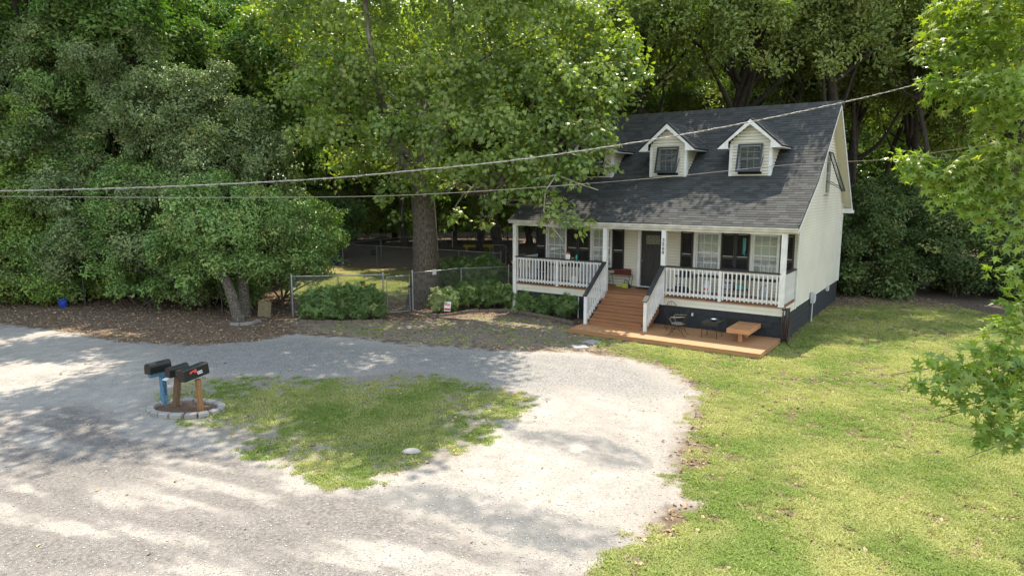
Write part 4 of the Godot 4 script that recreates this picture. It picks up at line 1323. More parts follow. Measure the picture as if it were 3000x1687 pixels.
	for k in 24:
		var a0 := TAU * k / 24.0
		var a1 := TAU * (k + 1) / 24.0
		m.tri(Vector3(0, 0.06, 0), Vector3(0.72 * cos(a1), 0.02, 0.46 * sin(a1) + 0.09 * cos(a1)), Vector3(0.72 * cos(a0), 0.02, 0.46 * sin(a0) + 0.09 * cos(a0)))
	put("mulch", m, M.mulch, ring)
	# rock and small stones on the drive
	for q in [[-1.79, -11.28, 0.13, 0.07, "smooth pale rock lying at the edge of the grass island"]]:
		m = MB.new()
		m.lathe([Vector2(0.0, 0.0), Vector2(1.0, 0.05), Vector2(1.05, 0.35), Vector2(0.8, 0.75), Vector2(0.4, 0.97), Vector2(0.0, 1.0)], Vector3.ZERO, 11)
		var o := put("rock", m, M.rock, self)
		o.position = Vector3(q[0], 0.012, q[1])
		o.scale = Vector3(q[2] * 1.25, q[3], q[2] * 0.8)
		tag(o, q[4], "rock")
	bucket("blue plastic bucket among leaf litter before the thicket", Vector3(-17.86, 0, -26.1), 0.16, 0.34, M.blue_plastic, 0.1)
	bucket("tall blue plastic bucket in the back yard beside a fence post", Vector3(-11.0, 0, -41.3), 0.2, 0.62, M.blue_plastic, 0.05)
	bucket("dark plastic pail deep in the shaded back yard", Vector3(-9.9, 0, -47.3), 0.2, 0.36, M.dark_plastic, 0.0)
	m = MB.new()
	m.box(Vector3(-0.23, 0, -0.02), Vector3(0.23, 0.56, 0.02), Transform3D(Basis(Vector3.RIGHT, -0.2) * Basis(Vector3(0, 0, 1), -0.06), Vector3.ZERO))
	var pl := put("leaning_board", m, M.tan, self)
	pl.position = Vector3(-9.12, 0.01, -24.05); pl.rotation.y = 0.15
	tag(pl, "tan board leaning beside the twin leaning trunks", "board")
	var yt := thing("yellow_platform", "weathered yellow slatted platform lying in the back yard", "platform", Vector3(-2.6, 0, -51.2), 0.1)
	for k in 4: put("slat", bx(Vector3(-1.15, 0.36 - k * 0.02, -0.42 + k * 0.22), Vector3(1.15, 0.42 - k * 0.02, -0.23 + k * 0.22)), M.yellow, yt)
	for x in [-0.9, 0.9]: put("bearer", bx(Vector3(x - 0.06, 0, -0.4), Vector3(x + 0.06, 0.298, 0.4)), M.yellow, yt)
	# overhead cables
	var w1 := thing("service_cable", "thick twisted silver overhead cable crossing before the tree", "cable", Vector3(-7.0, 4.6, -9.2))
	var o1 := Vector3(-7.0, 4.6, -9.2)
	var c1 := []
	for q in [[-500, 484, 9.1], [0, 480, 9.1], [400, 470, 9.1], [800, 450, 9.15], [1050, 428, 9.2], [1300, 402, 9.2], [1600, 358, 9.25], [1850, 314, 9.3], [2120, 258, 9.35], [2310, 212, 9.4], [2700, 110, 9.5], [3300, -80, 9.6]]: c1.append(sight(q[0], q[1], q[2]))
	var cv := Curve3D.new()
	for i in c1.size():
		var tng: Vector3 = (c1[mini(i + 1, c1.size() - 1)] - c1[maxi(i - 1, 0)]) / 6.0
		cv.add_point(c1[i] - o1, -tng, tng)
	var ln := cv.get_baked_length()
	for k in 2:
		var pp := []
		var rr := []
		var s := 0.0
		while s < ln:
			var an := s * TAU / 0.4 + PI * k
			pp.append(cv.sample_baked(s) + Vector3(0, 0.006 * cos(an), 0.006 * sin(an)))
			rr.append(0.0046)
			s += 0.05
		m = MB.new()
		m.tube(pp, rr, 6, false)
		put("strand", m, M.cable if k else M.cable_dark, w1)
	var c2 := []
	for q in [[-500, 490, 9.0], [0, 494, 9.0], [520, 497, 9.0], [1040, 490, 9.0], [1600, 452, 9.1], [2000, 413, 9.2], [2240, 401, 9.2], [2400, 376, 9.3], [2576, 352, 9.3], [3200, 240, 9.4]]: c2.append(sight(q[0], q[1], q[2]))
	m = MB.new()
	var r2 := []
	var p2 := []
	cv = Curve3D.new()
	for i in c2.size():
		var tng: Vector3 = (c2[mini(i + 1, c2.size() - 1)] - c2[maxi(i - 1, 0)]) / 6.0
		cv.add_point(c2[i], -tng, tng)
	var s2 := 0.0
	while s2 < cv.get_baked_length():
		p2.append(cv.sample_baked(s2)); r2.append(0.0042)
		s2 += 0.4
	m.tube(p2, r2, 6, false)
	tag(put("phone_cable", m, M.cable_dark, self), "thin grey overhead line below the twisted cable", "cable")

func bucket(label: String, at: Vector3, r: float, h: float, mm: Material, tilt: float) -> void:
	var b := thing("bucket", label, "bucket", at)
	b.rotation.z = tilt
	var m := MB.new()
	m.lathe([Vector2(0.0, 0.02), Vector2(r * 0.84, 0.012), Vector2(r, h), Vector2(r * 1.07, h), Vector2(r * 1.07, h - 0.03), Vector2(r * 0.96, h - 0.02), Vector2(r * 0.8, 0.03), Vector2(0.0, 0.03)], Vector3.ZERO, 18)
	put("pail", m, mm, b)
	m = MB.new()
	var p := []
	var q := []
	for i in 11:
		var a := PI * i / 10.0
		p.append(Vector3(r * 1.05 * cos(a), h - 0.05 - 0.12 * sin(a), r * 1.08 * sin(a) * 1.0))
		q.append(0.005)
	m.tube(p, q, 5)
	put("handle", m, M.steel, b)

func porch_things() -> void:
	var turn := -deg_to_rad(YAW)
	var fy := FLOOR_Y
	# plant stand with crate
	var ps := thing("plant_stand", "wrought iron plant stand with curled legs beside the front door", "stand", hw(-5.95, fy, 1.36), turn)
	var m := MB.new()
	m.box(Vector3(-0.40, 0.435, -0.14), Vector3(0.40, 0.45, 0.14))
	for k in 5: m.tube([Vector3(-0.34 + k * 0.17, 0.435, 0.145), Vector3(-0.30 + k * 0.17, 0.39, 0.145), Vector3(-0.24 + k * 0.17, 0.40, 0.145), Vector3(-0.22 + k * 0.17, 0.435, 0.145)], [0.006, 0.006, 0.006, 0.006], 5)
	put("shelf", m, M.iron, ps)
	for s in [[-1, -1], [1, -1], [1, 1], [-1, 1]]:
		m = MB.new()
		m.tube([Vector3(s[0] * 0.36, 0.44, s[1] * 0.12), Vector3(s[0] * 0.43, 0.37, s[1] * 0.13), Vector3(s[0] * 0.38, 0.18, s[1] * 0.13), Vector3(s[0] * 0.37, 0.03, s[1] * 0.14), Vector3(s[0] * 0.41, 0.008, s[1] * 0.15)], [0.010, 0.010, 0.009, 0.009, 0.008], 5)
		put("leg", m, M.iron, ps)
	var cr := thing("red_crate", "open red slatted crate holding dark bits on the plant stand", "crate", hw(-5.88, fy + 0.451, 1.36), turn)
	m = MB.new()
	for z in [-0.13, 0.115]:
		for y in [0.0, 0.07, 0.14]: m.box(Vector3(-0.28, y, z), Vector3(0.28, y + 0.045, z + 0.015))
	for x in [-0.28, -0.1, 0.08, 0.265]: m.box(Vector3(x, 0.002, 0.131), Vector3(x + 0.03, 0.183, 0.140))
	for x in [-0.281, 0.266]: m.box(Vector3(x, 0.001, -0.114), Vector3(x + 0.015, 0.184, 0.114))
	m.box(Vector3(-0.27, 0.003, -0.114), Vector3(0.27, 0.012, 0.114))
	put("slats", m, M.red_crate, cr)
	m = MB.new()
	for k in 9: m.lathe([Vector2(0.0, 0.0), Vector2(0.05, 0.02), Vector2(0.05, 0.05), Vector2(0.0, 0.08)], Vector3(-0.2 + 0.05 * k, 0.10 + 0.04 * R.randf(), R.randf_range(-0.05, 0.05)), 8)
	put("contents", m, M.dark_plastic, cr)
	var tl := thing("work_light", "lime and black power tool standing under the plant stand", "tool", hw(-5.62, fy, 1.12), turn)
	m = MB.new()
	m.box(Vector3(-0.12, 0, -0.08), Vector3(0.10, 0.16, 0.08)); m.box(Vector3(-0.38, 0.02, -0.04), Vector3(-0.121, 0.08, 0.04))
	put("body", m, M.lime, tl)
	m = MB.new()
	m.tube([Vector3(-0.08, 0.16, 0), Vector3(-0.06, 0.27, 0), Vector3(0.10, 0.23, 0), Vector3(0.12, 0.12, 0)], [0.016, 0.016, 0.016, 0.016], 6)
	m.box(Vector3(0.101, 0.0, -0.06), Vector3(0.15, 0.13, 0.06))
	put("handle", m, M.dark_plastic, tl)
	var dm := put("doormat", bx(Vector3(-0.35, 0, -0.2), Vector3(0.35, 0.015, 0.2)), M.mat, self)
	dm.position = hw(-4.9, fy + 0.001, 1.3); dm.rotation.y = turn
	tag(dm, "black doormat before the dark front door", "mat")
	# on the left rail
	for k in 2:
		var sp := thing("spray_bottle", "white spray bottle with red trigger on the dark porch rail cap", "bottle", hw(-7.46 + k * 0.085, 2.141, 0.0), turn + k * 0.7, "white spray bottles on the rail")
		m = MB.new()
		m.lathe([Vector2(0.0, 0.0), Vector2(0.042, 0.0), Vector2(0.042, 0.15), Vector2(0.018, 0.19), Vector2(0.016, 0.22), Vector2(0.0, 0.22)], Vector3.ZERO, 12)
		put("bottle", m, M.white, sp)
		m = MB.new()
		m.box(Vector3(-0.018, 0.221, -0.035), Vector3(0.018, 0.265, 0.055)); m.box(Vector3(-0.008, 0.17, 0.035), Vector3(0.008, 0.221, 0.046))
		put("trigger", m, M.red, sp)
	m = MB.new()
	m.lathe([Vector2(0.0, 0.0), Vector2(0.032, 0.0), Vector2(0.032, 0.14), Vector2(0.02, 0.16), Vector2(0.02, 0.18), Vector2(0.0, 0.18)], Vector3.ZERO, 10)
	var gb := put("green_bottle", m, M.teal, self)
	gb.position = hw(-7.07, 2.141, 0.0)
	tag(gb, "slim teal bottle on the dark porch rail cap", "bottle")
	m = MB.new()
	m.lathe([Vector2(0.0, 0.0), Vector2(0.06, 0.0), Vector2(0.065, 0.075), Vector2(0.05, 0.085), Vector2(0.0, 0.08)], Vector3.ZERO, 10)
	var pt := put("tan_pot", m, M.tan, self)
	pt.position = hw(-7.22, 2.141, 0.0)
	tag(pt, "low tan pot on the dark porch rail cap", "pot")
	# behind the left rail
	var bn := thing("storage_bin", "large grey storage cabinet behind the left porch rail", "cabinet", hw(-7.0, fy, 1.2), turn)
	put("case", bx(Vector3(-0.42, 0.06, -0.25), Vector3(0.42, 0.80, 0.25)), M.bin, bn)
	put("lid", bx(Vector3(-0.45, 0.802, -0.28), Vector3(0.45, 0.86, 0.28)), M.bin, bn)
	put("plinth", bx(Vector3(-0.40, 0, -0.23), Vector3(0.40, 0.06, 0.23)), M.dark_plastic, bn)
	put("handle", bx(Vector3(-0.02, 0.45, 0.251), Vector3(0.02, 0.68, 0.27)), M.dark_plastic, bn)
	var jug := thing("white_jug", "white plastic jug on the porch floor beside the grey cabinet", "jug", hw(-7.62, fy, 0.8), turn)
	m = MB.new()
	m.lathe([Vector2(0.0, 0.0), Vector2(0.12, 0.0), Vector2(0.125, 0.22), Vector2(0.05, 0.31), Vector2(0.035, 0.34), Vector2(0.0, 0.34)], Vector3.ZERO, 12)
	put("body", m, M.white, jug)
	m = MB.new()
	m.tube([Vector3(0.11, 0.12, 0), Vector3(0.15, 0.2, 0), Vector3(0.06, 0.30, 0)], [0.014, 0.014, 0.014], 6)
	put("handle", m, M.white, jug)
	for k in 2:
		var ch := thing("folding_chair", ["patterned navy folding chair leaning in the left porch corner", "pale grey folding chair beside the patterned one in the porch corner"][k], "chair", hw(-8.95 - 0.42 * k, fy, 0.75), turn)
		m = MB.new()
		for x in [-0.2, 0.2]:
			m.tube([Vector3(x, 0, 0.12), Vector3(x, 0.86, -0.16)], [0.012, 0.012], 6)
			m.tube([Vector3(x, 0, -0.12), Vector3(x, 0.5, 0.08)], [0.012, 0.012], 6)
		put("frame", m, M.iron, ch)
		m = MB.new()
		m.beam(Vector3(0, 0.40, 0.0), Vector3(0, 0.86, -0.155), 0.36, 0.02)
		put("backrest", m, M.cloth_blue if k == 0 else M.bin, ch)
		m = MB.new()
		m.beam(Vector3(0, 0.38, 0.02), Vector3(0, 0.12, 0.10), 0.36, 0.025)
		put("seat", m, M.cloth_blue if k == 0 else M.bin, ch)
	# behind the right rail
	var gl := thing("folding_table", "small dark folding table behind the right porch rail", "table", hw(-3.35, fy, 1.1), turn)
	put("table_top", bx(Vector3(-0.33, 0.56, -0.22), Vector3(0.33, 0.62, 0.22)), M.dark_plastic, gl)
	for s in [[-1, -1], [1, -1], [1, 1], [-1, 1]]:
		m = MB.new()
		m.tube([Vector3(s[0] * 0.28, 0.56, s[1] * 0.18), Vector3(s[0] * 0.31, 0, s[1] * 0.2)], [0.013, 0.012], 6)
		put("leg", m, M.iron, gl)
	var dg := thing("duffel_bag", "dark duffel bag on the porch floor under the folding table", "bag", hw(-3.4, fy, 0.72), turn)
	m = MB.new()
	m.tube([Vector3(-0.26, 0.13, 0), Vector3(-0.2, 0.14, 0), Vector3(0.2, 0.14, 0), Vector3(0.26, 0.13, 0)], [0.08, 0.135, 0.135, 0.08], 12)
	put("body", m, M.dark_plastic, dg)
	m = MB.new()
	m.tube([Vector3(-0.1, 0.26, 0.05), Vector3(-0.06, 0.36, 0.06), Vector3(0.06, 0.36, 0.06), Vector3(0.1, 0.26, 0.05)], [0.012, 0.012, 0.012, 0.012], 6)
	put("handle", m, M.dark_plastic, dg)
	tank(hw(-2.63, fy, 1.1), "white gas cylinder with red lettering behind the right rail", M.white, true)
	tank(hw(-0.75, fy, 0.9), "grey gas cylinder with hose near the porch corner", M.bin, false)
	var gr := thing("grill_cart", "dark grill cart with pale box on its lower shelf", "grill", hw(-1.72, fy, 1.1), turn)
	m = MB.new()
	m.prism(PackedVector2Array([Vector2(-0.20, 0.62), Vector2(0.20, 0.62), Vector2(0.20, 0.80), Vector2(0.10, 0.96), Vector2(-0.12, 0.96), Vector2(-0.20, 0.82)]), -0.40, 0.40, Transform3D(SIDE, Vector3.ZERO))
	put("hood", m, M.box_black, gr)
	put("shelf", bx(Vector3(-0.42, 0.26, -0.2), Vector3(0.42, 0.29, 0.2)), M.iron, gr)
	put("parcel", bx(Vector3(-0.36, 0.291, -0.15), Vector3(-0.02, 0.46, 0.15)), M.bin, gr)
	put("parcel", bx(Vector3(0.08, 0.291, -0.12), Vector3(0.30, 0.44, 0.12)), M.teal, gr)
	for s in [[-1, -1], [1, -1], [1, 1], [-1, 1]]: put("leg", bx(Vector3(s[0] * 0.40 - 0.015, 0, s[1] * 0.17 - 0.015), Vector3(s[0] * 0.40 + 0.015, 0.62, s[1] * 0.17 + 0.015)), M.iron, gr)
	m = MB.new()
	m.lathe([Vector2(0.0, 0.0), Vector2(0.05, 0.015), Vector2(0.068, 0.055), Vector2(0.05, 0.10), Vector2(0.0, 0.115)], Vector3.ZERO, 14)
	var ball := put("blue_ball", m, M.blue_plastic, self)
	ball.position = hw(-2.06, fy, 0.045); ball.scale = Vector3(1.0, 0.62, 1.0)
	tag(ball, "flattened blue ball at the edge of the porch floor", "ball")
	var wc := thing("wind_chime", "teal wind chime hanging beside the right porch window", "wind chime", hw(-1.5, 3.344, 1.2), turn)
	m = MB.new()
	m.tube([Vector3.ZERO, Vector3(0, -0.25, 0)], [0.004, 0.004], 5)
	m.lathe([Vector2(0.0, -0.27), Vector2(0.05, -0.27), Vector2(0.05, -0.25), Vector2(0.0, -0.25)], Vector3.ZERO, 10)
	put("hanger", m, M.iron, wc)
	for k in 5:
		m = MB.new()
		var p := Vector3(0.04 * cos(k * TAU / 5), -0.25, 0.04 * sin(k * TAU / 5))
		m.tube([p, p + Vector3(0, -0.42 - 0.05 * k, 0)], [0.010, 0.010], 7)
		put("chime_tube", m, M.teal, wc)

func tank(at: Vector3, label: String, mm: Material, red: bool) -> void:
	var t := thing("gas_cylinder", label, "gas cylinder", at, -deg_to_rad(YAW))
	var m := MB.new()
	m.lathe([Vector2(0.0, 0.03), Vector2(0.10, 0.02), Vector2(0.10, 0.04), Vector2(0.15, 0.09), Vector2(0.155, 0.14), Vector2(0.155, 0.30), Vector2(0.13, 0.37), Vector2(0.05, 0.40), Vector2(0.0, 0.40)], Vector3.ZERO, 18)
	m.lathe([Vector2(0.11, 0.0), Vector2(0.11, 0.04), Vector2(0.105, 0.04), Vector2(0.105, 0.0)], Vector3.ZERO, 18)
	put("body", m, mm, t)
	m = MB.new()
	m.lathe([Vector2(0.10, 0.385), Vector2(0.10, 0.48), Vector2(0.094, 0.48), Vector2(0.094, 0.385)], Vector3.ZERO, 18)
	put("collar", m, mm, t)
	m = MB.new()
	m.tube([Vector3(0, 0.40, 0), Vector3(0, 0.46, 0)], [0.02, 0.03], 8)
	put("valve", m, M.steel, t)
	if red: put("red_label", bx(Vector3(-0.07, 0.19, 0.150), Vector3(0.07, 0.25, 0.158)), M.red, t)

# ---------- foliage ----------
var L := {}
var total := 0
var fine := FastNoiseLite.new()
const LEAF_SYC := [[0, 0], [0.22, -0.06], [0.52, 0.16], [0.30, 0.33], [0.44, 0.62], [0.16, 0.60], [0, 1.0], [-0.16, 0.60], [-0.44, 0.62], [-0.30, 0.33], [-0.52, 0.16], [-0.22, -0.06]]
const LEAF_GUM := [[0, 0], [0.12, 0.02], [0.52, -0.04], [0.19, 0.27], [0.56, 0.52], [0.15, 0.50], [0, 1.0], [-0.15, 0.50], [-0.56, 0.52], [-0.19, 0.27], [-0.52, -0.04], [-0.12, 0.02]]

func leaf_fan(m: MB, outline: Array, size: float, t: Transform3D) -> void:  # blade in x,z with its tip at +z
	var p := []
	for q in outline: p.append(t * (Vector3(q[0], -0.22 * absf(q[0]) - 0.16 * q[1] * q[1], q[1]) * size))
	var c := t * (Vector3(0, -0.02, 0.34) * size)
	for i in p.size(): m.tri(c, p[(i + 1) % p.size()], p[i])

func leaf_blade(m: MB, len_: float, w: float, t: Transform3D) -> void:  # a small folded leaf, four faces
	var a := t * Vector3.ZERO
	var b := t * Vector3(0, -0.12 * len_, len_)
	var c := t * Vector3(0, 0.0, len_ * 0.45)
	var l := t * Vector3(-w / 2, 0.25 * w, len_ * 0.42)
	var r := t * Vector3(w / 2, 0.25 * w, len_ * 0.42)
	m.tri(a, c, r); m.tri(c, b, r); m.tri(a, l, c); m.tri(c, l, b)

func leaf_flat(m: MB, len_: float, w: float, t: Transform3D) -> void:  # two faces
	var a := t * Vector3.ZERO
	var b := t * Vector3(0, -0.1 * len_, len_)
	m.tri(a, b, t * Vector3(w / 2, 0.3 * w, len_ * 0.45)); m.tri(a, t * Vector3(-w / 2, 0.3 * w, len_ * 0.45), b)

func rdir() -> Vector3:
	var y := R.randf_range(-1, 1)
	var a := R.randf() * TAU
	var s := sqrt(1 - y * y)
	return Vector3(s * cos(a), y, s * sin(a))

func facing(up: Vector3, turn: float, at: Vector3, s := 1.0) -> Transform3D:
	var x := up.cross(Vector3(0.3, 0.1, 0.95)).normalized()
	var b := Basis(x, up, x.cross(up)) * Basis(Vector3.UP, turn)
	return Transform3D(b.scaled(Vector3(s, s, s)), at)

func ball_clump(n: int, rad: float, len_: float, w: float, fine := false) -> ArrayMesh:
	var m := MB.new()
	for i in n:
		var d := rdir()
		var p := d * rad * pow(R.randf(), 0.5) * Vector3(1, 0.42, 1)
		var up := (Vector3.UP * 1.1 + d * 0.45 + rdir() * 0.55).normalized()
		var t := facing(up, R.randf() * TAU, p, R.randf_range(0.75, 1.2))
		if fine: leaf_blade(m, len_, w, t)
		else: leaf_flat(m, len_, w, t)
	return m.mesh()

func sprig(outline: Array, n: int, rad: float, size: float) -> ArrayMesh:
	var m := MB.new()
	for i in n:
		var a := TAU * i / n + R.randf_range(-0.4, 0.4)
		var rr := rad * sqrt(R.randf())
		var p := Vector3(cos(a) * rr, R.randf_range(-0.35, 0.35) * rad - 0.25 * rr, sin(a) * rr)
		var out := Vector3(cos(a), 0, sin(a))
		var f := (out + Vector3(0, R.randf_range(-1.1, 0.1), 0) + rdir() * 0.4).normalized()
		var x := Vector3.UP.cross(f).normalized()
		var up := f.cross(x)
		var t := Transform3D(Basis(x, up, f) * Basis(Vector3(0, 0, 1), R.randf_range(-0.6, 0.6)), p)
		leaf_fan(m, outline, size * R.randf_range(0.65, 1.2), t)
	return m.mesh()

func whorl(n: int, len_: float, w: float) -> ArrayMesh:  # rosette of narrow leaves
	var m := MB.new()
	for k in 5:
		var o := Vector3(R.randf_range(-0.11, 0.11), R.randf_range(-0.05, 0.05), R.randf_range(-0.11, 0.11))
		for i in n:
			var a := TAU * i / n + R.randf() * 0.5
			var t := Transform3D(Basis(Vector3.UP, a) * Basis(Vector3.RIGHT, R.randf_range(-0.9, 0.25)), o)
			leaf_blade(m, len_ * R.randf_range(0.7, 1.15), w, t)
	return m.mesh()

func pine_tuft() -> ArrayMesh:
	var m := MB.new()
	for i in 90:
		var d := (rdir() + Vector3(0, 0.35, 0)).normalized()
		var s := d.cross(rdir()).normalized() * 0.012
		var o := d * R.randf() * 0.15
		m.tri(o - s, o + s, o + d * R.randf_range(0.3, 0.5))
	return m.mesh()

func leaf_shapes() -> void:
	fine.seed = 77
	fine.frequency = 0.9
	R.seed = 21
	L.syc = [sprig(LEAF_SYC, 10, 0.30, 0.165), sprig(LEAF_SYC, 11, 0.34, 0.155), sprig(LEAF_SYC, 9, 0.28, 0.18)]
	L.gum = [sprig(LEAF_GUM, 11, 0.16, 0.094), sprig(LEAF_GUM, 12, 0.17, 0.088)]
	L.small = [ball_clump(34, 0.36, 0.125, 0.07), ball_clump(30, 0.32, 0.11, 0.062), ball_clump(38, 0.42, 0.14, 0.075)]
	L.med = [ball_clump(36, 0.54, 0.19, 0.105), ball_clump(32, 0.50, 0.17, 0.095), ball_clump(40, 0.60, 0.20, 0.11)]
	L.narrow = [whorl(9, 0.085, 0.024), whorl(8, 0.095, 0.026)]
	L.pine = [pine_tuft()]
	var g := []
	for v in 3:
		var m := MB.new()
		for i in 13:
			var a := R.randf() * TAU
			var o := Vector3(R.randf_range(-0.07, 0.07), 0, R.randf_range(-0.07, 0.07))
			var s := Vector3(cos(a + 1.57), 0, sin(a + 1.57)) * 0.0042
			var h := R.randf_range(0.014, 0.036)
			var ln := Vector3(cos(a), 0, sin(a)) * R.randf_range(0.01, 0.055)
			m.quad(o - s, o + s, o + s * 0.8 + ln * 0.4 + Vector3.UP * h * 0.7, o - s * 0.8 + ln * 0.4 + Vector3.UP * h * 0.7)
			m.tri(o - s * 0.8 + ln * 0.4 + Vector3.UP * h * 0.7, o + s * 0.8 + ln * 0.4 + Vector3.UP * h * 0.7, o + ln + Vector3.UP * h)
		g.append(m.mesh())
	L.grass = g
	var dl := MB.new()
	leaf_blade(dl, 0.09, 0.05, Transform3D(Basis.IDENTITY, Vector3(0, 0.006, -0.045)))
	L.dry = dl.mesh()
	var pb := MB.new()
	pb.lathe([Vector2(0.0, 0.0), Vector2(1.0, 0.2), Vector2(0.7, 0.8), Vector2(0.0, 1.0)], Vector3.ZERO, 5)
	L.pebble = pb.mesh()

func row(buf: PackedFloat32Array, t: Transform3D, c: Color) -> void:
	var b := t.basis
	var o := t.origin
	buf.append(b.x.x); buf.append(b.y.x); buf.append(b.z.x); buf.append(o.x)
	buf.append(b.x.y); buf.append(b.y.y); buf.append(b.z.y); buf.append(o.y)
	buf.append(b.x.z); buf.append(b.y.z); buf.append(b.z.z); buf.append(o.z)
	buf.append(c.r); buf.append(c.g); buf.append(c.b); buf.append(1.0)

func multi(called: String, mesh: Mesh, m: Material, buf: PackedFloat32Array, parent: Node) -> MultiMeshInstance3D:
	var mm := MultiMesh.new()
	mm.transform_format = MultiMesh.TRANSFORM_3D
	mm.use_colors = true
	mm.mesh = mesh
	mm.instance_count = buf.size() / 16
	mm.buffer = buf
	total += mm.instance_count
	var o := MultiMeshInstance3D.new()
	o.name = numbered(called) if parent == self else called
	o.multimesh = mm
	o.material_override = m
	parent.add_child(o, true)
	return o

# a crown: clumps over rounded masses of foliage; lobes are [centre, radius]
func crown(parent: Node3D, meshes: Array, m: Material, lobes: Array, per: float, ca: Color, cb: Color, s0: float, s1: float, gap := -0.15, called := "crown", inner := 0.45) -> void:
	var bufs := []
	for k in meshes: bufs.append(PackedFloat32Array())
	for lb in lobes:
		var c: Vector3 = lb[0]
		var r: float = lb[1]
		var tint := R.randf()
		var n := int(per * r * r * 12.0)
		for i in n:
			var d := rdir()
			if d.y < -0.35 and R.randf() < 0.5: continue
			var rr := r * lerpf(inner, 1.0, sqrt(R.randf())) * (1.0 + 0.55 * fine.get_noise_3dv(c + d * 1.4))
			if R.randf() < 0.10: rr *= R.randf_range(1.05, 1.35)
			var p := c + d * rr * Vector3(1, 0.82, 1)
			if p.y < 0.12 or fn.get_noise_3dv(p) + 0.45 * fine.get_noise_3dv(p * 1.7) < gap: continue
			var up := (Vector3.UP * 0.6 + d * 0.5 + rdir() * 0.7).normalized()
			var t := facing(up, R.randf() * TAU, p - parent.position, R.randf_range(s0, s1))
			var k := R.randf() * 0.6 + tint * 0.4
			var col := ca.lerp(cb, k)
			if R.randf() < 0.06: col = col.lerp(Color(0.36, 0.33, 0.10), 0.5)
			row(bufs[i % meshes.size()], t, col * R.randf_range(0.75, 1.25))
	for k in meshes.size():
		if bufs[k].size(): multi(called, meshes[k], m, bufs[k], parent).set_meta("kind", "stuff")

func limb(m: MB, a: Vector3, b: Vector3, r0: float, r1: float, sag: float, sides := 7) -> void:
	var p := []
	var r := []
	var n := maxi(4, int(a.distance_to(b) / 0.6))
	var wob := rdir() * a.distance_to(b) * 0.06
	for i in n + 1:
		var u := float(i) / n
		p.append(a.lerp(b, u) + Vector3(0, sag * sin(u * PI), 0) + wob * sin(u * 5.0))
		r.append(lerpf(r0, r1, pow(u, 0.8)))
	m.tube(p, r, sides)

func lobes_in(c: Vector3, rad: Vector3, n: int, r0: float, r1: float, low := -0.7) -> Array:
	var o := []
	for i in n:
		var d := rdir()
		while d.y < low: d = rdir()
		o.append([c + d * rad * lerpf(0.45, 1.0, R.randf()), R.randf_range(r0, r1)])
	return o

# a wood tree: trunk with limbs to its masses, crown of leaf clumps
func wood_tree(called: String, label: String, group: String, at: Vector3, h: float, base: float, spread: float, n: int, per: float, ca: Color, cb: Color, opt := {}) -> Node3D:
	var t := thing(called, label, "tree", at, 0.0, group)
	var c := at + Vector3(opt.get("lean", 0.0), (h + base) / 2, opt.get("fore", 0.0))
	var rad := Vector3(spread, (h - base) / 2, spread)
	var lobes := lobes_in(c, rad, n, spread * 0.24, spread * 0.42)
	var m := MB.new()
	var tr: float = opt.get("trunk", 0.24)
	var top := Vector3(opt.get("lean", 0.0), h * 0.86, opt.get("fore", 0.0))
	limb(m, Vector3.ZERO, top, tr, tr * 0.35, 0.0, 9)
	m.tube([Vector3(0, -0.05, 0), Vector3(0, 0.25, 0), Vector3(0, 0.7, 0)], [tr * 1.7, tr * 1.2, tr * 1.02], 9, false)
	for k in mini(lobes.size(), 12):
		var e: Vector3 = lobes[k][0] - at
		var s := top * clampf((e.y - spread * 0.7) / top.y, base / h * 0.75, 0.9)
		limb(m, s, e, tr * 0.42, 0.03, 0.2 * spread * R.randf_range(-0.3, 0.4), 6)
	put("trunk", m, opt.get("bark", M.bark_dark), t)
	crown(t, opt.get("mesh", L.med), opt.get("leaf", M.leaf), lobes, per, ca, cb, opt.get("s0", 0.8), opt.get("s1", 1.35), opt.get("gap", -0.15))
	return t

func bush(called: String, label: String, group: String, at: Vector3, rad: Vector3, n: int, per: float, ca: Color, cb: Color, opt := {}) -> Node3D:
	var t := thing(called, label, opt.get("category", "bush"), at, 0.0, group)
	var base: float = opt.get("base", 0.1)
	var mean := (rad.x + rad.z) / 2
	var k: float = opt.get("lobe", 0.42)
	var lobes := []
	if opt.has("wall"):
		for i in n:
			var y := pow(R.randf(), 0.9)
			var w := 1.25 - 0.75 * pow(y, 3.0)
			lobes.append([at + Vector3(R.randf_range(-1, 1) * rad.x * w, base + y * 2.0 * rad.y, R.randf_range(-0.75, 0.9) * rad.z * w), mean * R.randf_range(0.16, 0.46)])
	else:
		lobes = lobes_in(at + Vector3(0, base + rad.y, 0), rad * 0.72, n, mean * k * 0.6, mean * k * 1.2, -0.8)
	var m := MB.new()
	for i in opt.get("stems", 5):
		var e: Vector3 = lobes[i % lobes.size()][0] - at
		limb(m, Vector3(R.randf_range(-0.25, 0.25) * rad.x, -0.02, R.randf_range(-0.25, 0.25) * rad.z), e, opt.get("stem", 0.03), 0.012, 0.0, 5)
	put("stems", m, M.bark, t)
	crown(t, opt.get("mesh", L.small), opt.get("leaf", M.leaf), lobes, per, ca, cb, opt.get("s0", 0.8), opt.get("s1", 1.2), opt.get("gap", -0.2), "foliage", 0.35)
	return t

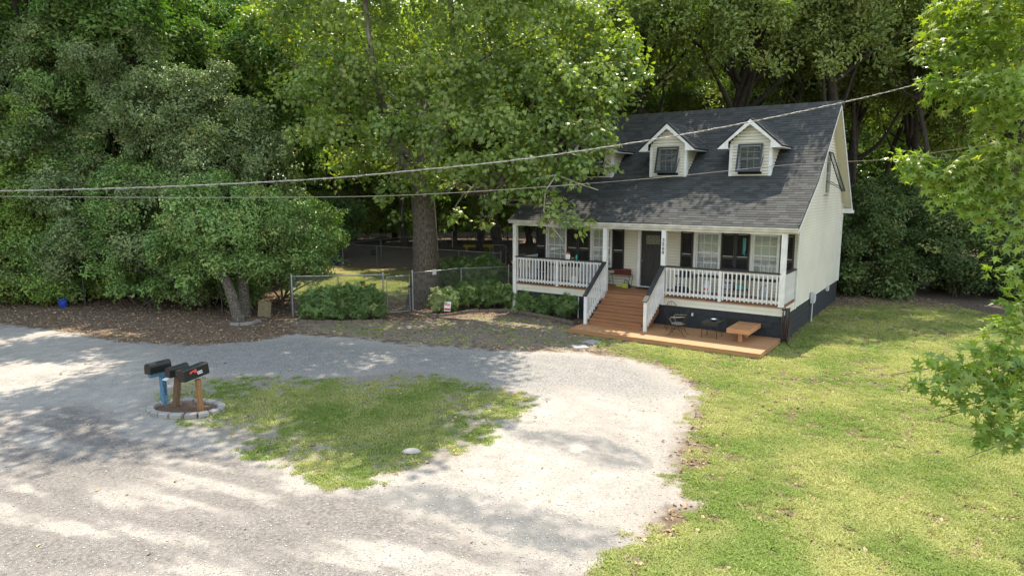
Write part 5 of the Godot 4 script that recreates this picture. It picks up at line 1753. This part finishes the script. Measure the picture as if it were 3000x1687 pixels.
func single_leaves(t: Node3D, outline: Array, size: float, lobes: Array, count: int, tones: Array) -> void:
	var kinds := []
	for c in tones:
		var m := MB.new()
		m.colored = true
		m.col = c
		leaf_fan(m, outline, size, Transform3D.IDENTITY)
		kinds.append(m.mesh())
	for i in count:
		var lb: Array = lobes[R.randi() % lobes.size()]
		var to_cam: Vector3 = (Vector3(0, CAM_H, 0) - lb[0]).normalized()
		var d := rdir()
		while d.dot(to_cam) < 0.35: d = rdir()
		var o := put("leaf", kinds[R.randi() % kinds.size()], M.leaf_bright, t)
		var f := (d + Vector3(0, R.randf_range(-0.9, 0.2), 0) + rdir() * 0.3).normalized()
		var x := Vector3.UP.cross(f).normalized()
		o.transform = Transform3D((Basis(x, f.cross(x), f) * Basis(Vector3(0, 0, 1), R.randf_range(-0.5, 0.5))).scaled(Vector3.ONE * R.randf_range(0.85, 1.25)), lb[0] + d * lb[1] * 1.04 * Vector3(1, 0.82, 1) - t.position)

func trees() -> void:
	R.seed = 33
	sycamore()
	sweetgum()
	thicket()
	woods()
	garden_bushes()

func sycamore() -> void:
	var at := Vector3(-3.55, 0, -26.9)
	var t := thing("sycamore_tree", "large sycamore with thick trunk and broad bright leaves beside the gate", "tree", at)
	var lobes := []
	for q in [[770, 70, 110, 27], [900, 40, 120, 25.5], [1050, 50, 120, 28], [1190, 60, 120, 24.5], [1340, 60, 120, 25], [1470, 70, 105, 25], [1550, 120, 75, 24.5],
			[740, 230, 62, 24.5], [840, 190, 100, 24], [970, 190, 105, 25], [1110, 200, 105, 23.5], [1250, 200, 105, 24], [1390, 200, 105, 23.5], [1500, 220, 85, 23.5], [1590, 190, 50, 23.5],
			[770, 330, 60, 25], [870, 320, 90, 25], [990, 330, 85, 23.5], [1120, 320, 95, 23], [1250, 330, 95, 23], [1380, 320, 90, 23], [1490, 330, 62, 22.8],
			[850, 410, 55, 27], [940, 400, 60, 28], [1140, 415, 70, 23], [1250, 415, 75, 22.6], [1350, 410, 65, 22.5], [1450, 430, 55, 22.3], [1020, 410, 60, 28.5],
			[1100, 480, 34, 25], [1140, 535, 30, 25], [1210, 560, 30, 24.5], [1010, 545, 26, 27], [1300, 480, 45, 22.6], [1370, 500, 45, 22.4], [1400, 545, 36, 22.2], [1450, 565, 30, 22], [1240, 510, 30, 24], [1530, 370, 34, 22.6], [1060, 440, 46, 25.4], [1000, 465, 36, 25.6], [1110, 445, 40, 25.0], [960, 500, 26, 26], [1500, 395, 36, 22.4], [1560, 260, 40, 23], [1540, 420, 22, 22.4],
			[800, 120, 100, 31], [960, 110, 120, 32], [1120, 120, 120, 32], [1290, 130, 120, 31], [1440, 150, 90, 30], [1060, 250, 90, 31], [1220, 260, 90, 31], [640, 160, 70, 31], [560, 130, 60, 32], [680, 60, 80, 31]]:
		lobes.append([sight(q[0], q[1], q[3]), q[2] * 1.1646 / FPX * q[3]])
	var upper := lobes_in(Vector3(-2.6, 15.2, -24.0), Vector3(6.0, 4.0, 5.2), 56, 1.3, 2.0, -0.5)
	upper += lobes_in(Vector3(-9.6, 14.5, -27.0), Vector3(3.2, 2.8, 2.6), 14, 1.3, 1.8, -0.5)
	var m := MB.new()
	var fork := Vector3(0.05, 4.4, 0.05)
	var p := []
	var r := []
	for i in 12:
		var u := i / 11.0
		p.append(Vector3(-0.05 + 0.10 * sin(u * 3.0), -0.05 + 4.5 * u, 0))
		r.append(0.50 + 0.30 * pow(1.0 - u, 4.0) - 0.03 * u)
	m.tube(p, r, 16)
	put("trunk", m, M.bark, t)
	var mains := [[sight(1000, 370, 27.2) - at, 0.30], [sight(1150, 190, 27.5) - at, 0.30], [sight(1250, 488, 25.2) - at, 0.17], [sight(940, 300, 26.0) - at, 0.2], [sight(1060, 250, 28.5) - at, 0.24]]
	var br := MB.new()
	for q in mains: limb(br, fork, q[0], q[1], q[1] * 0.5, 0.25, 9)
	limb(br, mains[1][0], Vector3(1.2, 14.5, 3.4), 0.15, 0.06, 0.0, 7)
	limb(br, mains[0][0], Vector3(-2.2, 14.0, 2.6), 0.15, 0.06, 0.0, 7)
	for lb in lobes + upper:
		var e: Vector3 = lb[0] - at
		var best: Vector3 = mains[0][0]
		for q in mains:
			if q[0].distance_to(e) < best.distance_to(e): best = q[0]
		if lb[0].y > 12.5: best = [Vector3(1.2, 14.5, 3.4), Vector3(-2.2, 14.0, 2.6), Vector3(0.4, 12.5, 1.5)][R.randi() % 3]
		limb(br, fork.lerp(best, R.randf_range(0.55, 1.0)) if lb[0].y < 12.5 else best, e, 0.065, 0.018, 0.3, 6)
	put("limbs", br, M.bark_sycamore, t)
	var tw := MB.new()   # pale dead twigs hanging over the porch eave
	for k in [[[1400, 440], [1372, 480], [1368, 530], [1392, 575], [1418, 606]], [[1400, 440], [1440, 455], [1480, 470], [1505, 478]], [[1400, 440], [1345, 450], [1320, 470]]]:
		var tp := []
		var tr := []
		for e in k:
			tp.append(sight(e[0], e[1], 22.2) - at)
			tr.append(0.030 - 0.004 * tr.size())
		tw.tube(tp, tr, 6)
	put("dead_twigs", tw, M.moss, t)
	crown(t, L.syc, M.leaf_bright, lobes, 6.2, Color(0.14, 0.23, 0.06), Color(0.34, 0.42, 0.13), 0.85, 1.2, -0.22, "crown", 0.4)
	crown(t, L.syc, M.leaf_bright, upper, 4.2, Color(0.14, 0.23, 0.06), Color(0.34, 0.42, 0.13), 0.9, 1.3, -0.14, "crown", 0.3)
	single_leaves(t, LEAF_SYC, 0.20, lobes.slice(0, 38), 300, [Color(0.221, 0.325, 0.065), Color(0.156, 0.260, 0.052), Color(0.286, 0.364, 0.078), Color(0.130, 0.234, 0.058)])

func sweetgum() -> void:
	var at := Vector3(8.2, 0, -8.0)
	var t := thing("sweetgum_tree", "sweetgum with star shaped bright leaves reaching over the lawn", "tree", at)
	var near := []
	for q in [[2480, 30, 70, 8.2], [2400, 40, 62, 8.6], [2540, 110, 70, 7.8], [2430, 130, 66, 8.2], [2360, 110, 42, 8.4], [2480, 220, 62, 7.8], [2400, 215, 45, 8.0], [2560, 230, 60, 7.4], [2520, 300, 40, 7.8], [2350, 210, 26, 8.1],
			[2310, 420, 40, 7.8], [2360, 440, 44, 7.8], [2280, 400, 24, 7.8], [2420, 430, 48, 7.6], [2480, 430, 52, 7.5], [2540, 400, 56, 7.3], [2440, 510, 40, 7.5], [2510, 520, 50, 7.3], [2350, 500, 22, 7.6], [2560, 560, 48, 7.2], [2570, 470, 50, 7.2], [2530, 600, 34, 7.2], [2480, 560, 24, 7.3],
			[2570, 680, 34, 6.7], [2550, 760, 34, 6.6], [2575, 820, 48, 6.4], [2530, 810, 26, 6.4]]:
		near.append([sight(q[0], q[1], q[3]), q[2] * 1.1646 / FPX * q[3]])
	var low := []
	for q in [[2540, 890, 40, 5.9], [2480, 900, 34, 5.9], [2430, 930, 32, 5.8], [2380, 950, 26, 5.7], [2340, 965, 18, 5.7], [2480, 970, 38, 5.8], [2540, 980, 40, 5.8], [2420, 1000, 22, 5.7], [2500, 1050, 32, 5.6], [2550, 1060, 34, 5.6], [2480, 1100, 18, 5.6], [2570, 930, 36, 5.9], [2400, 910, 16, 5.8], [2565, 1110, 12, 5.6]]:
		low.append([sight(q[0], q[1], q[3]), q[2] * 1.1646 / FPX * q[3]])
	var out := lobes_in(Vector3(9.2, 8.2, -8.4), Vector3(2.9, 4.0, 2.6), 34, 1.0, 1.5, -0.8)
	for e in [[4.2, 8.1, -7.3], [4.9, 8.0, -7.7], [5.6, 8.2, -7.6], [5.2, 8.5, -8.2], [4.4, 8.7, -8.1], [6.1, 8.4, -8.3], [5.0, 8.9, -7.2]]: out.append([Vector3(e[0], e[1], e[2]), 0.85])  # unseen foliage added above the frame to shade the low branches
	var m := MB.new()
	limb(m, Vector3.ZERO, Vector3(0, 12.5, 0), 0.26, 0.06, 0.0, 10)
	var b := MB.new()
	for lb in near + low + out:
		var e: Vector3 = lb[0] - at
		limb(b, Vector3(0, clampf(e.y - 0.6, 1.6, 11.5), 0), e, 0.020, 0.003, 0.15, 5)
	put("trunk", m, M.bark, t)
	put("limbs", b, M.bark, t)
	crown(t, L.gum, M.leaf_bright, near, 34.0, Color(0.19, 0.30, 0.06), Color(0.36, 0.45, 0.10), 0.85, 1.2, -0.3, "crown", 0.3)
	crown(t, L.gum, M.leaf_bright, low, 40.0, Color(0.19, 0.30, 0.06), Color(0.36, 0.45, 0.10), 0.85, 1.15, -0.4, "crown", 0.3)
	crown(t, L.gum, M.leaf_bright, out, 9.0, Color(0.19, 0.30, 0.06), Color(0.36, 0.45, 0.10), 1.2, 1.8, -0.2, "crown", 0.3)
	single_leaves(t, LEAF_GUM, 0.10, near + low, 300, [Color(0.221, 0.338, 0.065), Color(0.156, 0.260, 0.052), Color(0.260, 0.364, 0.078), Color(0.130, 0.234, 0.058)])

func thicket() -> void:
	var kinds := [
		["tall evergreen shrub with small dark leaves in the roadside thicket", Color(0.113, 0.210, 0.054), Color(0.213, 0.333, 0.085)],
		["olive", Color(0.110, 0.171, 0.061), Color(0.256, 0.317, 0.134)],
		["fresh green leafy shrub in the roadside thicket", Color(0.198, 0.333, 0.057), Color(0.218, 0.310, 0.062)]]
	for q in [[-9.3, -26.6, 4.6, 1.5, 0, "low dark shrub behind the twin leaning trunks and tan board"], [-10.9, -27.2, 8.0, 1.9, 1, "olive vine covered shrub above the twin leaning trunks"], [-12.9, -27.6, 9.6, 2.1, 1, "tall olive vine mound in the middle of the thicket"], [-12.3, -26.4, 5.2, 1.7, 0, "lower dark shrub before the tall olive vine mound"],
			[-15.0, -27.9, 10.6, 2.2, 1, "tallest olive vine mound of the roadside thicket"], [-14.9, -26.7, 5.6, 1.7, 0, "dark small leaved shrub before the tallest vine mound"], [-17.3, -29.2, 11.2, 2.3, 0, "tall dark evergreen shrub behind the blue bucket"], [-17.6, -28.6, 6.0, 1.7, 2, "fresh green shrub overhanging the blue bucket"],
			[-19.8, -28.6, 10.8, 2.3, 1, "olive shrub rising behind the fresh green one past the bucket"], [-20.2, -28.0, 6.0, 1.9, 2, "fresh green shrub over the last fence post by the road"], [-22.3, -29.0, 11.5, 2.4, 2, "tall fresh green shrub at the road end of the thicket"], [-24.8, -29.5, 12.0, 2.5, 2, "leafy green shrub beyond the road end of the thicket"], [-27.4, -30.0, 12.0, 2.6, 0, "dark shrub closing the far road end of the thicket"]]:
		var k: Array = kinds[q[4]]
		bush("thicket_shrub", q[5], "shrubs of the roadside thicket", Vector3(q[0], 0, q[1]), Vector3(q[3], (q[2] - 0.9) / 2, q[3]), int(26 + q[2] * 5.0), 12.0, k[1], k[2], {"wall": true, "base": 0.5, "stems": 5, "stem": 0.05, "leaf": M.leaf_glossy, "gap": 0.0, "s0": 0.75, "s1": 1.25})
	# twin leaning trunks
	var at := Vector3(-9.85, 0, -23.6)
	var t := thing("leaning_tree", "twin trunk tree with pale lichen bark leaning before the thicket", "tree", at)
	for q in [[Vector3(0.05, -0.05, 0.1), Vector3(-0.85, 2.5, -0.2), 0.19], [Vector3(-0.05, -0.05, -0.75), Vector3(-0.35, 2.6, -0.95), 0.20]]:
		var m := MB.new()
		m.tube([q[0], q[0].lerp(q[1], 0.12), q[0].lerp(q[1], 0.5) + Vector3(0.06, 0, 0), q[1]], [q[2] * 1.25, q[2] * 1.02, q[2] * 0.9, q[2] * 0.75], 12)
		limb(m, q[1], q[1] + Vector3(-0.5, 1.5, 0.2), q[2] * 0.6, 0.03, 0.0, 6)
		limb(m, q[1], q[1] + Vector3(0.7, 1.3, 0.3), q[2] * 0.5, 0.03, 0.0, 6)
		put("trunk", m, M.bark_lichen, t)
	var lobes := []
	for q in [[-10.8, 3.3, -23.6, 0.95], [-9.7, 3.3, -23.4, 0.9], [-8.9, 2.9, -23.7, 0.75], [-11.6, 3.4, -24.0, 0.9], [-10.2, 4.2, -24.2, 1.0], [-9.0, 3.9, -24.2, 0.9], [-8.4, 3.3, -24.2, 0.6], [-11.3, 4.4, -24.6, 1.0], [-8.3, 2.3, -24.3, 0.45], [-12.2, 2.7, -24.3, 0.7], [-10.9, 2.1, -23.5, 0.55], [-10.2, 2.2, -23.2, 0.5], [-9.5, 2.1, -23.4, 0.5], [-11.6, 1.8, -24.0, 0.6], [-9.0, 1.9, -23.9, 0.45]]:
		lobes.append([Vector3(q[0], q[1], q[2]), q[3]])
	crown(t, L.small, M.leaf_glossy, lobes, 9.0, Color(0.113, 0.210, 0.054), Color(0.242, 0.357, 0.096), 0.85, 1.2, -0.22)

func woods() -> void:
	var dk := Color(0.140, 0.195, 0.057)
	var dk2 := Color(0.294, 0.342, 0.105)
	var br := Color(0.210, 0.293, 0.057)
	var br2 := Color(0.421, 0.488, 0.105)
	# oaks behind the house
	for q in [[-0.5, -41.0, 17.0, 5.5, 4.6, 0.0, "live oak in the yard corner behind the left end of the porch"], [2.6, -36.8, 16.5, 7.8, 4.6, 2.6, "live oak behind the house corner nearest the sycamore"], [6.4, -36.4, 17.5, 8.6, 5.0, 3.6, "live oak leaning over the roof behind the middle dormer"],
			[10.6, -33.8, 17.0, 8.8, 4.8, 3.2, "live oak leaning over the ridge behind the bare dormer nearest the gable"], [14.4, -31.8, 16.5, 8.8, 4.2, 1.6, "live oak rising close behind the gable peak"], [8.0, -42.5, 18.0, 3.0, 4.8, 0.0, "dark live oak standing behind the oaks that lean over the roof"],
			[15.0, -40.5, 18.0, 3.5, 4.8, 0.0, "live oak in the woods behind the gable peak oak"], [19.0, -37.5, 17.0, 7.5, 4.4, 0.0, "live oak among the slim trunks beyond the gable"], [23.4, -40.0, 18.0, 8.0, 4.8, 0.0, "live oak deep in the woods behind the sweetgum branches"], [28.0, -37.0, 17.0, 6.5, 4.6, 0.0, "live oak at the edge of the woods beyond the lawn"]]:
		wood_tree("live_oak", q[6], "oaks behind the house", Vector3(q[0], 0, q[1]), q[2], q[3], q[4], 20 if q[5] > 0 else 34, 4.6, dk, dk2, {"trunk": 0.36, "gap": 0.14 if q[5] > 0 else 0.0, "fore": q[5]})
	# slim trunks right of the house
	for q in [[13.6, -33.0, 15.0, 9.0, 2.6], [15.6, -31.5, 16.0, 9.5, 2.6], [17.2, -34.5, 16.0, 9.0, 2.8], [19.4, -32.0, 16.0, 8.5, 2.6], [21.6, -30.5, 15.0, 7.5, 2.8], [24.5, -32.5, 16.0, 7.0, 3.0], [16.6, -44.0, 17.0, 8.0, 3.4], [21.0, -45.0, 17.0, 7.0, 3.4]]:
		wood_tree("slim_tree", "slim dark trunked tree in the woods right of the house", "slim trees beyond the gable", Vector3(q[0], 0, q[1]), q[2], q[3], q[4], 16, 3.6, dk, dk2, {"trunk": 0.17, "lean": R.randf_range(-0.9, 0.9)})
	# understorey right
	for q in [[14.0, -30.6, 2.6], [15.8, -29.4, 2.2], [17.6, -30.6, 3.0], [19.4, -28.8, 2.4], [21.2, -29.6, 3.2], [22.6, -27.2, 2.4], [24.6, -28.8, 3.4], [13.0, -33.4, 3.2], [18.6, -33.2, 3.8], [26.5, -26.0, 3.0], [16.2, -34.6, 3.2], [24.0, -24.5, 2.0]]:
		bush("understorey_bush", "dark leafy bush at the edge of the woods right of the house", "bushes below the woods", Vector3(q[0], 0, q[1]), Vector3(q[2] * 0.62, q[2] * 0.62, q[2] * 0.6), 22, 9.0, Color(0.075, 0.125, 0.04), Color(0.15, 0.21, 0.07), {"wall": true, "mesh": L.small, "s0": 1.0, "s1": 1.5, "leaf": M.leaf, "gap": -0.05})
	# left and back: tall broadleaf trees and a pine
	for q in [[-14.0, -35.5, 15.0, 3.5, 4.0], [-19.0, -35.0, 16.5, 4.0, 4.4], [-24.5, -36.0, 17.0, 4.0, 4.6], [-30.0, -35.5, 17.0, 3.0, 4.8], [-17.5, -43.0, 18.0, 5.0, 4.6], [-24.0, -44.5, 19.0, 5.0, 5.0], [-31.0, -45.0, 19.0, 4.0, 5.4], [-13.6, -50.0, 18.0, 5.5, 4.6], [-16.0, -29.5, 17.0, 8.0, 3.0], [-21.0, -30.0, 17.5, 8.0, 3.4]]:
		wood_tree("broadleaf_tree", "tall broadleaf tree standing behind the roadside thicket", "broadleaf trees behind the thicket", Vector3(q[0], 0, q[1]), q[2], q[3], q[4], 28, 4.4, Color(0.121, 0.222, 0.060), Color(0.156, 0.240, 0.065), {"trunk": 0.26})
	for q in [[-15.5, -60.0], [-11.0, -62.5], [-7.0, -59.5], [-3.0, -63.0], [1.5, -57.5], [6.0, -55.0], [11.0, -54.0], [16.5, -56.0], [-20.5, -62.0], [-26.5, -60.0], [23.0, -55.0], [30.0, -52.0]]:
		wood_tree("back_wood_tree", "tall tree in the dense wood at the back boundary", "trees at the back boundary", Vector3(q[0], 0, q[1]), R.randf_range(17, 21), R.randf_range(4, 6), 5.0, 26, 3.2, Color(0.112, 0.212, 0.053), br2, {"trunk": 0.26, "s0": 1.1, "s1": 1.8})
	for i in 26:
		var x := -32.0 + i * 2.6
		bush("back_wood_bush", "leafy bush closing the wood at the back boundary", "bushes at the back boundary", Vector3(x, 0, -57.0 - 4.0 * R.randf() + absf(x) * 0.08), Vector3(2.4, R.randf_range(2.2, 3.6), 1.8), 15, 4.5, Color(0.090, 0.181, 0.048), br2, {"mesh": L.med, "s0": 0.9, "s1": 1.5})
	for q in [[-12.6, -33.5, 4.6], [-10.6, -36.5, 4.2], [-13.4, -39.5, 5.2], [-12.2, -46.0, 4.5], [-16.5, -31.5, 3.6], [-20.5, -32.0, 3.4]]:
		bush("yard_bush", "tall loose bush between the thicket and the back yard", "bushes beside the back yard", Vector3(q[0], 0, q[1]), Vector3(q[2] * 0.5, q[2] * 0.5, q[2] * 0.45), 15, 6.0, Color(0.101, 0.192, 0.056), Color(0.143, 0.221, 0.065), {"s0": 1.0, "s1": 1.5})
	for q in [[-8.5, -53.0, 17.0], [-2.5, -50.5, 17.5], [-13.5, -56.5, 18.0], [-5.0, -57.5, 18.5]]:
		wood_tree("yard_tree", "high crowned tree shading the far back yard", "high trees over the back yard", Vector3(q[0], 0, q[1]), q[2], 8.0, 5.6, 30, 3.6, Color(0.093, 0.178, 0.046), br2, {"trunk": 0.24, "s0": 1.0, "s1": 1.6})
	var pn := wood_tree("pine_tree", "tall pine with bare forked limbs above the thicket", "", Vector3(-18.6, 0, -52.0), 24.0, 13.0, 5.0, 22, 2.4, Color(0.141, 0.222, 0.081), Color(0.156, 0.208, 0.078), {"trunk": 0.42, "mesh": L.pine, "bark": M.bark, "s0": 1.2, "s1": 2.0})
	# trees across the road, out of the picture, that the windows mirror
	for q in [[-29.0, -9.0], [-33.0, -15.5], [-30.0, -2.0], [-36.0, -7.0], [-26.0, 5.0], [-35.0, -23.0]]:
		wood_tree("roadside_tree", "round leafy tree on the far side of the road", "trees across the road", Vector3(q[0], 0, q[1]), R.randf_range(9, 12), 1.2, 4.2, 22, 2.6, br, br2, {"trunk": 0.22, "s0": 1.2, "s1": 1.9})
	for q in [[-19.5, -11.5], [-21.5, -8.5], [-20.5, -5.5], [-23.5, -12.5], [-22.5, -2.5], [-24.5, -16.0]]:
		bush("roadside_bush", "sunny green bush on the near verge across the road", "bushes across the road", Vector3(q[0], 0, q[1]), Vector3(1.7, 1.5, 1.6), 12, 5.0, br, br2, {"mesh": L.med, "base": 0.0})
	# a last belt of far wood
	var buf := PackedFloat32Array()
	for i in 20000:
		var a := R.randf_range(-1.05, 1.05)
		var d := R.randf_range(74, 96)
		var p := Vector3(sin(a) * d, pow(R.randf(), 1.5) * 24.0, -cos(a) * d)
		row(buf, facing((Vector3.UP + rdir()).normalized(), R.randf() * TAU, p, R.randf_range(2.2, 3.8)), Color(0.121, 0.222, 0.060).lerp(br2, R.randf()))
	tag(multi("far_woods", L.med[0], M.leaf, buf, self), "far belt of mixed green wood behind everything else", "woods", "", "stuff")

func garden_bushes() -> void:
	var a := Color(0.078, 0.146, 0.040)
	var b := Color(0.167, 0.253, 0.068)
	var o := {"mesh": L.narrow, "leaf": M.leaf_glossy, "s0": 0.9, "s1": 1.35, "gap": -0.5, "lobe": 0.6, "base": 0.02}
	for q in [[-7.0, -23.65, 0.75, 0.52, "dark clipped bush nearest the fence corner post"], [-6.0, -23.6, 0.85, 0.60, "largest dark clipped bush in the middle of its row"], [-5.15, -23.75, 0.68, 0.54, "dark clipped bush nearest the walk gate"]]:
		bush("clipped_bush", q[4], "clipped bushes left of the gate", Vector3(q[0], 0, q[1]), Vector3(q[2], q[3], 0.62), 18, 30.0, a, b, o)
	for q in [[-2.5, -25.3, 0.5, 0.42, "dark green bush beside the trunk of the large sycamore"], [-1.75, -25.85, 0.62, 0.5, "dark green bush midway between sycamore and porch"], [-0.85, -26.0, 0.6, 0.52, "dark green bush next to the end post of the fence"]]:
		bush("bed_bush", q[4], "bushes between tree and porch", Vector3(q[0], 0, q[1]), Vector3(q[2], q[3], q[2]), 15, 30.0, a, b, o)
	for q in [[-0.15, -25.85, 0.50, 0.46, "dark green bush at the left porch corner post"], [0.55, -25.15, 0.42, 0.42, "third dark bush from the porch steps along the foundation"], [1.25, -24.4, 0.36, 0.36, "second dark bush from the porch steps along the foundation"], [1.95, -23.55, 0.42, 0.42, "dark bush right beside the porch steps"]]:
		bush("porch_bush", q[4], "bushes along the foundation", Vector3(q[0], 0, q[1]), Vector3(q[2], q[3], q[2]), 14, 32.0, a, b, o)
	bush("flowering_bush", "small pale leaved bush beside the white and red sign", "", Vector3(-2.75, 0, -24.85), Vector3(0.38, 0.48, 0.36), 10, 34.0, Color(0.200, 0.260, 0.098), Color(0.343, 0.364, 0.156), o)
	for q in [[-2.4, -28.6, 0.95, 0.95, "tall glossy shrub behind the fence nearer the sycamore"], [-1.0, -28.4, 0.9, 0.9, "tall glossy shrub behind the fence nearer the porch"]]:
		bush("yard_shrub", q[4], "glossy shrubs behind the fence", Vector3(q[0], 0, q[1]), Vector3(q[2], q[3], 0.8), 16, 20.0, a, b, o)

# ---------- grass, litter, pebbles ----------
func ground_cover() -> void:
	R.seed = 55
	var gb := [PackedFloat32Array(), PackedFloat32Array(), PackedFloat32Array()]
	var ca := Color(0.22, 0.295, 0.07)
	var cb := Color(0.44, 0.43, 0.17)
	var done := 0
	for i in 330000:
		var u := R.randf()
		var z := -6.6 - 27.0 * u * u - 3.0 * u
		var half := -z * 0.80 + 1.0
		var x := R.randf_range(-half, half)
		var k := cell(x, z)
		if k < 0 or Vector2((x + 6.93) / 0.80, (z + 13.62) / 0.55).length() < 1.0: continue
		var w := W_grass[k]
		if w < 0.12 or R.randf() > w * 1.15: continue
		var n := fn.get_noise_2d(x * 0.8, z * 0.8)
		var c := ca.lerp(cb, clampf(0.5 + n * 1.3 + R.randf_range(-0.25, 0.25), 0, 1)) * R.randf_range(0.85, 1.15)
		var s := R.randf_range(0.75, 1.25) * (1.0 if R.randf() > 0.03 else 1.7) * (0.8 + 0.3 * w)
		row(gb[i % 3], Transform3D(Basis(Vector3.UP, R.randf() * TAU).scaled(Vector3(s, s, s)), Vector3(x, 0.0, z)), c)
		done += 1
	for k in 3: tag(multi("grass", L.grass[k], M.grass, gb[k], self), ["short green lawn and island grass", "short yellowish lawn and island grass", "short mixed lawn and island grass blades"][k], "grass", "grass of lawn and island", "stuff")
	var lb := PackedFloat32Array()
	for i in 60000:
		var u := R.randf()
		var z := -7.0 - 30.0 * u
		var half := -z * 0.80 + 1.0
		var x := R.randf_range(-half, half)
		var k := cell(x, z)
		if k < 0: continue
		var keep := 0.9 * (1.0 - W_grass[k]) * (1.0 - W_drive[k]) + 0.012 * W_grass[k] + 0.003
		if R.randf() > keep: continue
		var t := facing((Vector3.UP + rdir() * 0.5).normalized(), R.randf() * TAU, Vector3(x, 0.008, z), R.randf_range(0.6, 1.25))
		row(lb, t, Color(0.24, 0.16, 0.10).lerp(Color(0.46, 0.34, 0.22), R.randf()) * R.randf_range(0.6, 1.1))
	tag(multi("leaf_litter", L.dry, M.dry_leaf, lb, self), "dry brown fallen leaves scattered over the ground", "fallen leaves", "", "stuff")
	var pb := PackedFloat32Array()
	for i in 190000:
		var u := R.randf()
		var z := -6.8 - 14.0 * u * u
		var half := -z * 0.80 + 1.0
		var x := R.randf_range(-half, half)
		var k := cell(x, z)
		if k < 0 or R.randf() > W_gravel[k] * 0.95 + W_drive[k] * 0.28: continue
		var s := R.randf_range(0.004, 0.009) * (1.7 if R.randf() < 0.12 else 1.0)
		var g := R.randf_range(0.14, 0.46)
		row(pb, Transform3D(Basis(Vector3.UP, R.randf() * TAU).scaled(Vector3(s * R.randf_range(1, 1.6), s * 0.7, s)), Vector3(x, 0.0, z)), Color(g, g * 0.97, g * 0.92))
	tag(multi("gravel", L.pebble, M.pebble, pb, self), "loose grey gravel stones on the drive", "gravel", "", "stuff")
